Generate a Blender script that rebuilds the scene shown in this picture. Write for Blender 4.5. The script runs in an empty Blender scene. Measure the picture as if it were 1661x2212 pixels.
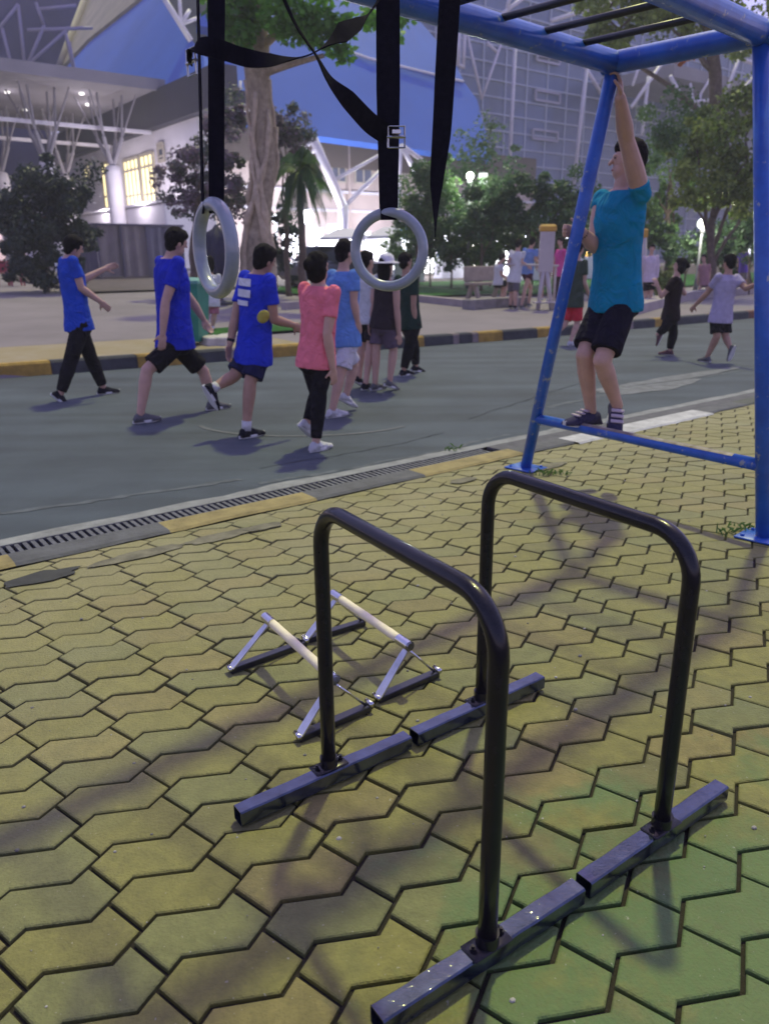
import bpy, math, random
import numpy as np
from mathutils import Vector, Matrix, noise
R_ = math.radians
random.seed(7)
scene = bpy.context.scene
col = scene.collection

# ------------------------------------------------------------------ camera model (for reading real positions off the site)
FX, CX, CY, CAMH = 1665.0, 830.5, 1106.0, 1.48
_vp = (876 - CX, 6234 - CY)
PITCH = math.atan(FX / math.hypot(*_vp)); ROLL = math.atan2(_vp[0], _vp[1])
CF = Vector((0, math.cos(PITCH), -math.sin(PITCH)))
_R0 = Vector((1, 0, 0)); _D0 = CF.cross(_R0)
CR = _R0 * math.cos(ROLL) + _D0 * math.sin(ROLL)
CD = _D0 * math.cos(ROLL) - _R0 * math.sin(ROLL)
CC = Vector((0, 0, CAMH))
def ray(x, y): return CF + CR * ((x - CX) / FX) + CD * ((y - CY) / FX)
def G(x, y, z=0.0):
    v = ray(x, y); return CC + v * ((z - CAMH) / v.z)
def AT(x, y, Y):
    v = ray(x, y); return CC + v * (Y / v.y)
E1 = Vector((.793, .609, 0)).normalized(); E2 = Vector((-E1.y, E1.x, 0)); UP = Vector((0, 0, 1))
def ST(s, t, z=0.0): return E1 * s + E2 * t + UP * z
def st(p): return (p.dot(E1), p.dot(E2))
def ONP(x, y, P, N):
    v = ray(x, y); return CC + v * ((P - CC).dot(N) / v.dot(N))
def ONT(x, y, T): return ONP(x, y, E2 * T, E2)
def ONS(x, y, S): return ONP(x, y, E1 * S, E1)
def lerp(a, b, f): return a + (b - a) * f
_tk = [(-80, 11.9), (2.3, 11.65), (6.5, 11.25), (9, 10.95), (12, 10.65), (20, 10.5), (140, 10.4)]
def tkerb(s):
    for (a, b), (c, d) in zip(_tk, _tk[1:]):
        if s <= c: return b + (d - b) * max(0, (s - a)) / (c - a)
    return _tk[-1][1]
def terr_st(s, t):
    k = tkerb(s)
    if t < k: return 0.0
    return .17 + .03 * min(t - k, 60)
def terr(p): return terr_st(*st(p))
def TE(x, y):
    v = ray(x, y); d = 3.0
    while d < 160:
        p = CC + v * d
        if p.z <= terr(p): return p
        d += .06
    return p

# ------------------------------------------------------------------ materials
MATS = {}
def mk(name, base, rough=.6, metal=0, var=.12, scale=6, bump=0, bscale=40, coat=0, hue=None, attr=None, spec=.5, emit=None, estr=0, trans=0, alpha=1):
    if name in MATS: return MATS[name]
    m = bpy.data.materials.new(name); m.use_nodes = True; nt = m.node_tree; N = nt.nodes; L = nt.links
    b = N['Principled BSDF']; b.inputs['Roughness'].default_value = rough; b.inputs['Metallic'].default_value = metal
    b.inputs['Coat Weight'].default_value = coat; b.inputs['Specular IOR Level'].default_value = spec
    tc = N.new('ShaderNodeTexCoord')
    n1 = N.new('ShaderNodeTexNoise'); n1.inputs['Scale'].default_value = scale; n1.inputs['Detail'].default_value = 5; n1.inputs['Roughness'].default_value = .62
    L.new(tc.outputs['Object'], n1.inputs['Vector'])
    mr = N.new('ShaderNodeMapRange'); mr.inputs[1].default_value = .3; mr.inputs[2].default_value = .7
    L.new(n1.outputs['Fac'], mr.inputs[0])
    mx = N.new('ShaderNodeMix'); mx.data_type = 'RGBA'
    L.new(mr.outputs[0], mx.inputs[0])
    c2 = hue if hue else tuple(min(1, c * (1 + var)) for c in base)
    c1 = tuple(c * (1 - var) for c in base)
    mx.inputs[6].default_value = (*c1, 1); mx.inputs[7].default_value = (*c2, 1)
    out = mx.outputs[2]
    if attr:
        a = N.new('ShaderNodeVertexColor'); a.layer_name = attr
        m2 = N.new('ShaderNodeMix'); m2.data_type = 'RGBA'; m2.blend_type = 'MULTIPLY'; m2.inputs[0].default_value = 1
        L.new(out, m2.inputs[6]); L.new(a.outputs['Color'], m2.inputs[7]); out = m2.outputs[2]
    L.new(out, b.inputs['Base Color'])
    if bump:
        n2 = N.new('ShaderNodeTexNoise'); n2.inputs['Scale'].default_value = bscale; n2.inputs['Detail'].default_value = 6
        L.new(tc.outputs['Object'], n2.inputs['Vector'])
        bp = N.new('ShaderNodeBump'); bp.inputs['Strength'].default_value = bump; bp.inputs['Distance'].default_value = .01
        L.new(n2.outputs['Fac'], bp.inputs['Height']); L.new(bp.outputs[0], b.inputs['Normal'])
    if emit:
        b.inputs['Emission Color'].default_value = (*emit, 1); b.inputs['Emission Strength'].default_value = estr
    if trans: b.inputs['Transmission Weight'].default_value = trans
    MATS[name] = m
    return m

def leafmat(name, c1, c2, tr=.35):
    m = bpy.data.materials.new(name); m.use_nodes = True; nt = m.node_tree; N = nt.nodes; L = nt.links
    b = N['Principled BSDF']; b.inputs['Roughness'].default_value = .55
    a = N.new('ShaderNodeVertexColor'); a.layer_name = 'tone'
    sp = N.new('ShaderNodeSeparateColor'); L.new(a.outputs['Color'], sp.inputs[0])
    mx = N.new('ShaderNodeMix'); mx.data_type = 'RGBA'; L.new(sp.outputs[0], mx.inputs[0])
    mx.inputs[6].default_value = (*c1, 1); mx.inputs[7].default_value = (*c2, 1)
    L.new(mx.outputs[2], b.inputs['Base Color'])
    t = N.new('ShaderNodeBsdfTranslucent'); L.new(mx.outputs[2], t.inputs['Color'])
    ms = N.new('ShaderNodeMixShader'); ms.inputs[0].default_value = tr
    L.new(b.outputs[0], ms.inputs[1]); L.new(t.outputs[0], ms.inputs[2]); L.new(ms.outputs[0], N['Material Output'].inputs['Surface'])
    return m

# ------------------------------------------------------------------ mesh builder
ORG = {}
def perp(d):
    d = d.normalized(); a = UP if abs(d.z) < .9 else Vector((1, 0, 0))
    u = d.cross(a).normalized(); return u, d.cross(u).normalized()
class MB:
    def __init__(s): s.v = []; s.f = []; s.c = []
    def face(s, pts, c=None):
        i = len(s.v); s.v += [tuple(p) for p in pts]; s.f.append(tuple(range(i, i + len(pts)))); s.c.append(c)
    def grid(s, rows, closed=True, cap=True, c=None):
        i0 = len(s.v); n = len(rows[0])
        for r in rows: s.v += [tuple(p) for p in r]
        for a in range(len(rows) - 1):
            for b in range(n if closed else n - 1):
                b2 = (b + 1) % n
                s.f.append((i0 + a * n + b, i0 + a * n + b2, i0 + (a + 1) * n + b2, i0 + (a + 1) * n + b)); s.c.append(c)
        if cap and closed:
            s.f.append(tuple(i0 + b for b in reversed(range(n)))); s.c.append(c)
            s.f.append(tuple(i0 + (len(rows) - 1) * n + b for b in range(n))); s.c.append(c)
    def box(s, p, ax, ay, az, c=None, bev=0):
        # centre p, half-axes
        if bev:
            la, lb, lc = ax.length, ay.length, az.length
            ua, ub, uc = ax / la, ay / lb, az / lc; rows = []
            for z, k in ((-lc, bev), (-lc + bev, 0), (lc - bev, 0), (lc, bev)):
                A, B = la - k, lb - k; r = []; q = bev * .6 if not k else bev * .4
                for (x, y) in ((A - q, B), (-A + q, B), (-A, B - q), (-A, -B + q), (-A + q, -B), (A - q, -B), (A, -B + q), (A, B - q)):
                    r.append(p + ua * x + ub * y + uc * z)
                rows.append(r)
            s.grid(rows, c=c); return
        q = [p + ax * i + ay * j + az * k for k in (-1, 1) for (i, j) in ((-1, -1), (1, -1), (1, 1), (-1, 1))]
        i0 = len(s.v); s.v += [tuple(x) for x in q]
        for f in ((3, 2, 1, 0), (4, 5, 6, 7), (0, 1, 5, 4), (1, 2, 6, 5), (2, 3, 7, 6), (3, 0, 4, 7)):
            s.f.append(tuple(i0 + k for k in f)); s.c.append(c)
    def bar(s, a, b, w, h=None, up=UP, c=None, bev=0):
        h = h or w; d = (b - a); L = d.length; d = d / L
        if abs(d.dot(up)) > .97: up = E1
        x = d.cross(up).normalized(); y = x.cross(d).normalized()
        s.box((a + b) / 2, x * (w / 2), y * (h / 2), d * (L / 2), c, bev)
    def tube(s, pts, r, n=10, cap=True, c=None, ell=None):
        pts = [Vector(p) for p in pts]; m = len(pts)
        rr = [r] * m if not hasattr(r, '__len__') else list(r)
        u, _ = perp(pts[1] - pts[0]); rows = []
        for i, p in enumerate(pts):
            d = (pts[min(i + 1, m - 1)] - pts[max(i - 1, 0)]).normalized()
            u = (u - d * u.dot(d)).normalized(); w = d.cross(u)
            rows.append([p + (u * math.cos(2 * math.pi * k / n) + w * math.sin(2 * math.pi * k / n)) * rr[i] for k in range(n)])
        s.grid(rows, cap=cap, c=c)
    def cone(s, a, b, ra, rb, n=10, flat=False, c=None):
        # round cone (capsule with taper)
        d = b - a; L = d.length
        if L < 1e-5: b = a + UP * 1e-3; d = b - a; L = 1e-3
        d = d / L; u, w = perp(d)
        prof = []
        if not flat:
            for k in (0, 30, 60): prof.append((-ra * math.cos(R_(k)), max(ra * math.sin(R_(k)), ra * .04)))
        prof += [(0, ra), (L, rb)]
        if not flat:
            for k in (60, 30, 0): prof.append((L + rb * math.cos(R_(k)), max(rb * math.sin(R_(k)), rb * .04)))
        s.grid([[a + d * h + (u * math.cos(2 * math.pi * k / n) + w * math.sin(2 * math.pi * k / n)) * r for k in range(n)] for h, r in prof], c=c)
    def ell(s, p, ax, ay, az, n=12, m=8, c=None):
        rows = []
        for i in range(m + 1):
            a = -math.pi / 2 + math.pi * i / m; k = max(math.cos(a), .03)
            rows.append([p + ax * (k * math.cos(2 * math.pi * j / n)) + ay * (k * math.sin(2 * math.pi * j / n)) + az * math.sin(a) for j in range(n)])
        s.grid(rows, c=c)
    def loft(s, secs, n=16, c=None, cap=True):
        # secs: (center, axis_x vector, axis_y vector)
        s.grid([[p + x * math.cos(2 * math.pi * k / n) + y * math.sin(2 * math.pi * k / n) for k in range(n)] for p, x, y in secs], c=c, cap=cap)
    def lathe(s, p, prof, n=16, d=UP, c=None):
        u, w = perp(d)
        s.grid([[p + d * h + (u * math.cos(2 * math.pi * k / n) + w * math.sin(2 * math.pi * k / n)) * r for k in range(n)] for r, h in prof], c=c)
    def ribbon(s, pts, wv, th=.0025, c=None):
        # pts, width vectors (half) -> strap with thickness
        m = len(pts); rows = []
        for i in range(m):
            d = (pts[min(i + 1, m - 1)] - pts[max(i - 1, 0)]).normalized(); w = wv[i]; nn = d.cross(w).normalized() * th
            p = pts[i]; rows.append([p - w - nn, p + w - nn, p + w + nn, p - w + nn])
        s.grid(rows, c=c)
    def build(s, name, m, parent=None, smooth=False, auto=None):
        me = bpy.data.meshes.new(name); off = ORG.get(parent.name, Vector((0, 0, 0))) if parent else Vector((0, 0, 0))
        me.from_pydata([(x - off.x, y - off.y, z - off.z) for x, y, z in s.v], [], s.f)
        if any(c is not None for c in s.c):
            at = me.color_attributes.new('tone', 'FLOAT_COLOR', 'CORNER'); li = 0
            buf = []
            for f, c in zip(s.f, s.c):
                c = c or (1, 1, 1); buf += [c[0], c[1], c[2], 1.0] * len(f)
            at.data.foreach_set('color', buf)
        if smooth: me.shade_smooth()
        if auto is not None:
            me.shade_smooth(); me.set_sharp_from_angle(angle=R_(auto))
        me.materials.append(m)
        o = bpy.data.objects.new(name, me); col.objects.link(o)
        if parent: o.parent = parent; ORG[o.name] = off
        return o
def thing(name, label, cat, loc, group=None):
    o = bpy.data.objects.new(name, None); col.objects.link(o); o.location = loc; o.empty_display_size = .1
    o['label'] = label; o['category'] = cat
    if group: o['group'] = group
    ORG[o.name] = Vector(loc); return o
def tag(o, label, cat, group=None, kind=None):
    o['label'] = label; o['category'] = cat
    if group: o['group'] = group
    if kind: o['kind'] = kind
    return o
def struct(name, mb, m, label, cat, **k):
    o = mb.build(name, m, **k); o['kind'] = 'structure'; o['label'] = label; o['category'] = cat; return o
def copy_tree(o, delta, label):
    c = o.copy(); col.objects.link(c); c['label'] = label; c.location = o.location + delta
    for ch in o.children:
        d = ch.copy(); col.objects.link(d); d.parent = c
        for g in ch.children:
            e = g.copy(); col.objects.link(e); e.parent = d
    return c

# ------------------------------------------------------------------ world, sun, camera
SUN_DIR = Vector((.262, .925, 1.93)).normalized()     # towards the flood light that throws the crisp shadows
w = bpy.data.worlds.new('World'); scene.world = w; w.use_nodes = True
nt = w.node_tree; bg = nt.nodes['Background']
sky = nt.nodes.new('ShaderNodeTexSky'); sky.sky_type = 'NISHITA'; sky.sun_disc = False
sky.sun_elevation = math.asin(SUN_DIR.z); sky.sun_rotation = math.atan2(SUN_DIR.x, SUN_DIR.y)
tint = nt.nodes.new('ShaderNodeMix'); tint.data_type = 'RGBA'; tint.blend_type = 'MULTIPLY'; tint.inputs[0].default_value = 1
tint.inputs[7].default_value = (1.03, .735, 1.0, 1)
nt.links.new(sky.outputs[0], tint.inputs[6]); nt.links.new(tint.outputs[2], bg.inputs['Color'])
bg.inputs['Strength'].default_value = .135
sl = bpy.data.lights.new('sun', 'SUN'); sl.energy = 1.5; sl.angle = R_(2.4); sl.color = (.96, 1, .36)
so = bpy.data.objects.new('sun', sl); col.objects.link(so); so.rotation_euler = SUN_DIR.to_track_quat('Z', 'Y').to_euler(); so.location = (4, 14, 24)

cam = bpy.data.cameras.new('camera'); co = bpy.data.objects.new('camera', cam); col.objects.link(co)
cam.sensor_width = 36; cam.lens = 36 * FX / 2212; cam.clip_end = 2000; cam.clip_start = .05
M = Matrix((CR, -CD, -CF)).transposed().to_4x4(); M.translation = CC; co.matrix_world = M
cam.dof.use_dof = True; cam.dof.focus_distance = 2.3; cam.dof.aperture_fstop = 3.8
scene.camera = co
scene.view_settings.view_transform = 'Standard'; scene.view_settings.look = 'None'
scene.view_settings.exposure = .7
scene.cycles.use_denoising = True
scene.cycles.max_bounces = 5
scene.cycles.sample_clamp_indirect = 4

def lamp(name, p, energy, color, size=.3):
    l = bpy.data.lights.new(name, 'POINT'); l.energy = energy; l.color = color; l.shadow_soft_size = size
    o = bpy.data.objects.new(name, l); col.objects.link(o); o.location = p; return o

# ------------------------------------------------------------------ ground, road, kerbs, pavers
def noise2(x, y, k=1.0, o=0): return noise.noise(Vector((x * k, y * k, o)))

mb = MB()
ss = [-400, -150, -80] + [x for x in range(-60, 101, 4)] + [150, 400]
rows = []
for t in [-300, -60, -20, -8, 0, 5, 9]: rows.append([ST(s, t, -.05) for s in ss])
for dt, z in ((.05, -.05), (.12, .10), (.15, None), (.5, None), (1.2, None), (2.5, None), (5, None), (9, None), (14, None), (20, None), (28, None), (38, None), (50, None), (75, None), (120, None), (400, None)):
    rows.append([ST(s, tkerb(s) + dt, (terr_st(s, tkerb(s) + dt) - .012) if z is None else z) for s in ss])
mb.grid(rows, closed=False, cap=False)
m_ground = mk('ground_paving', (.20, .172, .185), .85, var=.16, scale=.7, bump=.3, bscale=9)
struct('ground', mb, m_ground, 'wide pinkish concrete ground rising gently to the hall', 'ground', smooth=True)

# road
m_road = mk('asphalt', (.046, .062, .082), .8, var=.2, scale=.9, hue=(.064, .084, .105), bump=.55, bscale=160)
def road_mat(m):
    nt = m.node_tree; N = nt.nodes; L = nt.links; b = N['Principled BSDF']
    tc = [n for n in N if n.type == 'TEX_COORD'][0]
    src = b.inputs['Base Color'].links[0].from_socket
    # fine aggregate and long worn tyre bands along the road
    v = N.new('ShaderNodeTexNoise'); v.inputs['Scale'].default_value = 240; v.inputs['Detail'].default_value = 2
    L.new(tc.outputs['Object'], v.inputs['Vector'])
    mp = N.new('ShaderNodeMapping'); mp.inputs['Rotation'].default_value = (0, 0, -math.atan2(E1.y, E1.x)); mp.inputs['Scale'].default_value = (.12, 1.4, 1)
    L.new(tc.outputs['Object'], mp.inputs['Vector'])
    v2 = N.new('ShaderNodeTexNoise'); v2.inputs['Scale'].default_value = 1.6; v2.inputs['Detail'].default_value = 4; L.new(mp.outputs[0], v2.inputs['Vector'])
    r1 = N.new('ShaderNodeMapRange'); r1.inputs[1].default_value = .3; r1.inputs[2].default_value = .7; r1.inputs[3].default_value = .55; r1.inputs[4].default_value = 1.5; L.new(v.outputs['Fac'], r1.inputs[0])
    r2 = N.new('ShaderNodeMapRange'); r2.inputs[1].default_value = .35; r2.inputs[2].default_value = .65; r2.inputs[3].default_value = .78; r2.inputs[4].default_value = 1.22; L.new(v2.outputs['Fac'], r2.inputs[0])
    mu = N.new('ShaderNodeMath'); mu.operation = 'MULTIPLY'; L.new(r1.outputs[0], mu.inputs[0]); L.new(r2.outputs[0], mu.inputs[1])
    vm = N.new('ShaderNodeVectorMath'); vm.operation = 'SCALE'; L.new(src, vm.inputs[0]); L.new(mu.outputs[0], vm.inputs['Scale'])
    L.new(vm.outputs[0], b.inputs['Base Color'])
road_mat(m_road)
mb = MB(); sr = [-80, -30, -10, -4, 0, 3, 6, 9, 12, 15, 20, 30, 60, 140]
mb.grid([[ST(s, 4.46) for s in sr], [ST(s, 8) for s in sr], [ST(s, tkerb(s) + .02) for s in sr]], closed=False, cap=False)
struct('road', mb, m_road, 'grey blue asphalt road the joggers are on', 'road')
# cement gutter strip beside the grate, with a ragged inner edge, and white worn paint
m_cem = mk('cement', (.24, .25, .25), .85, var=.3, scale=5, bump=.5, bscale=60)
mb = MB(); xs = [-6 + .12 * i for i in range(180)]
mb.grid([[ST(s, 4.462, .004) for s in xs], [ST(s, 4.58 + .05 * noise2(s, 3, 1.7) + .02 * noise2(s, 9, 9), .004) for s in xs]], closed=False, cap=False)
struct('road_gutter', mb, m_cem, 'pale ragged cement strip along the grate', 'gutter')
m_wpaint = mk('worn_white_paint', (.55, .55, .56), .7, var=.35, scale=9, bump=.2)
mb = MB()
def arcline(cx, cy, rx, ry, a0, a1, wd, z=.004, n=40):
    a = [R_(a0 + (a1 - a0) * i / n) for i in range(n + 1)]
    mb.grid([[Vector((cx + (rx + k) * math.cos(q), cy + (ry + k) * math.sin(q), z)) for q in a] for k in (0, wd)], closed=False, cap=False)
struct('road_scuff', None or (lambda: (arcline(-.75, 7.55, 1.05, .75, 200, 330, .05), mb)[1])(), mk('chalk', (.105, .115, .13), .8, var=.3, scale=14), 'faint pale arc scuffed on the asphalt among the joggers', 'marking')
# worn pale patches on the road, beyond the frame
mb = MB()
def blob(p, a, b, ang, z, n=26, seed=0):
    ca, sa = math.cos(ang), math.sin(ang)
    pts = []
    for i in range(n):
        q = 2 * math.pi * i / n; k = 1 + .35 * noise2(math.cos(q) * 1.5 + seed, math.sin(q) * 1.5, 1.3)
        x, y = a * k * math.cos(q), b * k * math.sin(q)
        pts.append(Vector((p.x + x * ca - y * sa, p.y + x * sa + y * ca, z)))
    mb.face(pts)
ea = math.atan2(E1.y, E1.x)
blob(G(1400, 835), .9, .3, ea, .004, seed=1); blob(G(1490, 812), 1.2, .14, ea, .008, seed=4)
struct('road_patch', mb, mk('patch_concrete', (.15, .16, .17), .85, var=.35, scale=7), 'pale worn patch on the road behind the blue frame', 'patch')

mb = MB()
def crack(pts, wd, seed, z=.0035):
    P = []
    for a, b in zip(pts, pts[1:]):
        n = max(3, int((b - a).length / .05))
        for k in range(n): P.append(lerp(a, b, k / n))
    P.append(pts[-1]); rows = [[], []]
    for i, p in enumerate(P):
        d = (P[min(i + 1, len(P) - 1)] - P[max(i - 1, 0)]).normalized(); w = Vector((-d.y, d.x, 0))
        p = p + w * (.035 * noise2(i * .21, seed, 1.0) + .012 * noise2(i * .9, seed, 1.0)); k = wd * (.45 + abs(noise2(i * .5, seed + 9, 1.0)) * 1.6)
        rows[0].append(p - w * k + UP * z); rows[1].append(p + w * k + UP * z)
    mb.grid(rows, closed=False, cap=False)
crack([G(560, 1012), G(720, 986), G(850, 962), G(960, 935)], .006, 2.2)
crack([G(1010, 905), G(1090, 880), G(1180, 850), G(1300, 815)], .006, 8.4)
struct('road_crack', mb, mk('crack_dark', (.022, .025, .03), .9), 'thin dark cracks wandering across the asphalt', 'crack')
mb = MB()
crack([G(-60, 1118), G(100, 1096), G(300, 1068), G(520, 1035)], .035, 1.7, .0025); crack([G(560, 1046), G(760, 1012), G(930, 978), G(1100, 938)], .028, 7.7, .0025); crack([G(1180, 880), G(1380, 838), G(1600, 800)], .05, 4.4, .0025)
struct('road_streak', mb, mk('streak_dust', (.085, .10, .115), .85, var=.35, scale=9), 'pale dusty streaks along the road edge', 'streak')
# painted edging between grate and pavers
seg = [(-60, -6, 'k')]
px = [(-330, 'y'), (-150, 'k'), (0 - 60, 'y'), (28, 'k'), (343, 'y'), (668, 'k'), (868, 'y'), (1099, 'k'), (1205, 'w'), (1500, 'k'), (1580, 'g'), (1700, 'k')]
PAINT = {'k': (.055, .058, .066), 'y': (.46, .29, .05), 'K': (.115, .12, .13), 'Y': (.36, .29, .11), 'w': (.6, .6, .6), 'g': (.09, .1, .08), 'p': (.3, .24, .23), 'r': (.19, .075, .05), 'o': (.30, .13, .05)}
def s_at(x, y): return st(G(x, y))[0]
def yline(x):  # image height of the edging along the picture, from the site readings
    pts = [(-400, 1320), (0, 1222), (350, 1132), (690, 1070), (880, 1010), (1110, 972), (1290, 930), (1520, 885), (1720, 840)]
    for (a, b), (c, d) in zip(pts, pts[1:]):
        if x <= c: return b + (d - b) * (x - a) / (c - a)
    return 840
cut = [(s_at(x, yline(x)), c) for x, c in px]
mb = MB()
T0, T1 = 4.085, 4.285
allseg = [(-14.0, 'y'), (-12.5, 'k'), (-10.5, 'y'), (-8.5, 'k')] + cut
for i, (s0, c) in enumerate(allseg):
    s1 = allseg[i + 1][0] if i + 1 < len(allseg) else s0 + 8
    n = max(2, int((s1 - s0) / .08)); q = [lerp(s0, s1, k / n) for k in range(n + 1)]
    cc = PAINT[{'k': 'K', 'y': 'Y'}.get(c, c)]
    rag = lambda s: .02 * noise2(s, 1, 2.3) + .012 * noise2(s, 5, 11)
    wdn = .0 if c != 'w' else .05
    mb.grid([[ST(s, T0 - wdn + rag(s), .001) for s in q], [ST(s, T0 - wdn + .02 + rag(s), .014) for s in q], [ST(s, T1 - .012, .014) for s in q], [ST(s, T1 - .006, -.03) for s in q]], closed=False, cap=False, c=cc)
m_edge = mk('edging_paint', (.8, .8, .8), .75, var=.3, scale=7, hue=(1, 1, 1), attr='tone', bump=.5, bscale=45)
struct('kerb', mb, m_edge, 'flush edging painted in worn yellow and black blocks beside the pavers', 'kerb')

# steel drain grate: real bars over a dark channel
mb = MB()
for a, b in ((T1 - .004, -.09), ): mb.grid([[ST(s, T1 - .004, -.09) for s in (-14, 20)], [ST(s, 4.463, -.09) for s in (-14, 20)]], closed=False, cap=False)
struct('drain_channel', mb, mk('drain_dark', (.03, .03, .035), .9), 'dark open channel below the drain grate', 'channel')
m_grate = mk('grate_iron', (.12, .125, .14), .55, .35, var=.35, scale=20, bump=.3)
groot = thing('drain_grate', 'long slotted iron drain grate between road and painted edging', 'drain grate', ST(1, 4.37, 0))
mb = MB(); s = -3.0
while s < 4.4:
    mb.box(ST(s, 4.372, -.008), E1 * .0115, E2 * .074, UP * .011); s += .0435
mb.build('slat', m_grate, groot)
mb = MB()
for t in (4.292, 4.452): mb.box(ST(.7, t, -.006), E1 * 3.75, E2 * .0068, UP * .013)
mb.build('frame', m_grate, groot)
mb = MB(); mb.box(ST(12.5, 4.372, -.004), E1 * 8, E2 * .082, UP * .012); mb.box(ST(-9, 4.372, -.004), E1 * 5.9, E2 * .082, UP * .012)
struct('drain_cover', mb, mk('cover_cement', (.10, .10, .11), .85, var=.3, scale=8, bump=.4), 'dark solid channel cover carrying on past the slotted grate', 'drain cover')

# zig-zag interlocking pavers
m_joint = mk('joint_soil', (.026, .022, .015), .95, var=.3, scale=30, bump=.5, bscale=200)
mb = MB(); mb.grid([[ST(s, -14, -.016) for s in (-16, 24)], [ST(s, 4.1, -.016) for s in (-16, 24)]], closed=False, cap=False)
struct('pavement_bed', mb, m_joint, 'dark soil bed showing in the paver joints', 'ground')
Pp, Am, Rw, SJU, SJL = .258, .034, .150, .052, .088
def Z(s):
    f = (s / Pp) % 1.0
    return Am * (4 * f - 1) if f < .5 else Am * (3 - 4 * f)
def inset(poly, d):
    n = len(poly); out = []
    for i in range(n):
        p0, p1, p2 = poly[i - 1], poly[i], poly[(i + 1) % n]
        a = ((p1[0] - p0[0]), (p1[1] - p0[1])); b = ((p2[0] - p1[0]), (p2[1] - p1[1]))
        la, lb = math.hypot(*a), math.hypot(*b)
        na = (-a[1] / la, a[0] / la); nb = (-b[1] / lb, b[0] / lb)
        k = 1 + na[0] * nb[0] + na[1] * nb[1]
        out.append((p1[0] + d * (na[0] + nb[0]) / k, p1[1] + d * (na[1] + nb[1]) / k))
    return out
mb = MB(); rnd = random.Random(3)
c1 = Vector((-.83, 1.394, 0)); SO, TO = st(c1)     # a valley/crest of the pattern measured on site
SO -= Pp * .5
r0 = -26
def paver_tone(s, t):
    u = rnd.random()
    base = Vector((.262, .246, .060))
    if u < .20: base = Vector((.215, .225, .078))
    elif u < .32: base = Vector((.28, .235, .075))
    elif u < .40: base = Vector((.21, .20, .07))
    base = base * rnd.uniform(.70, .88)
    g = Vector((s, t, 0))
    return base
for r in range(r0, 40):
    tb = TO + r * Rw
    if tb > 4.2: break
    k0 = -14 if r > -18 else -8
    for k in range(k0, 60):
        sb = SO + k * Pp
        if sb > 14: break
        lo = [(SJL, None), (.5 * Pp, None), (Pp, None), (Pp + SJL, None)]
        hi = [(Pp + SJU, None), (Pp, None), (.5 * Pp, None), (SJU, None)]
        poly = [(sb + a, tb + Z(a)) for a, _ in lo] + [(sb + a, tb + Rw + Z(a)) for a, _ in hi]
        if max(p[1] for p in poly) > 4.09:
            poly = [(p[0], min(p[1], 4.082)) for p in poly]
            if max(p[1] for p in poly) - min(p[1] for p in poly) < .05: continue
            if sum(1 for p in poly if p[1] > 4.08) > 1:
                q = [];
                for p in poly:
                    if not q or math.hypot(p[0] - q[-1][0], p[1] - q[-1][1]) > .012: q.append(p)
                poly = q
        p = ST(*poly[0])
        if p.y < -.4 or abs(p.x) > 2.2 + p.y * .95: continue
        j = .0056 + rnd.uniform(-.0014, .0014)
        o = inset(poly, j); i1 = inset(poly, j + .0035); i2 = inset(poly, j + .009)
        dz = rnd.uniform(-.0022, .0022); tx, ty = rnd.uniform(-.012, .012), rnd.uniform(-.012, .012)
        cx_, cy_ = sum(a for a, _ in poly) / len(poly), sum(b for _, b in poly) / len(poly)
        def P3(q, z): return ST(q[0], q[1], z + dz + (q[0] - cx_) * tx + (q[1] - cy_) * ty)
        c = paver_tone(sb, tb)
        n = len(poly)
        i0 = len(mb.v)
        for ring, z in ((o, -.018), (o, -.004), (i1, -.001), (i2, 0)): mb.v += [tuple(P3(q, z)) for q in ring]
        for L_ in range(3):
            for a in range(n):
                b = (a + 1) % n
                mb.f.append((i0 + L_ * n + a, i0 + L_ * n + b, i0 + (L_ + 1) * n + b, i0 + (L_ + 1) * n + a)); mb.c.append(tuple(c))
        mb.f.append(tuple(i0 + 3 * n + a for a in range(n))); mb.c.append(tuple(c))
m_pav = mk('paver_concrete', (.82, .82, .82), .72, var=.16, scale=16, hue=(1.1, 1.1, 1.1), attr='tone', bump=.5, bscale=110)
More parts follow.
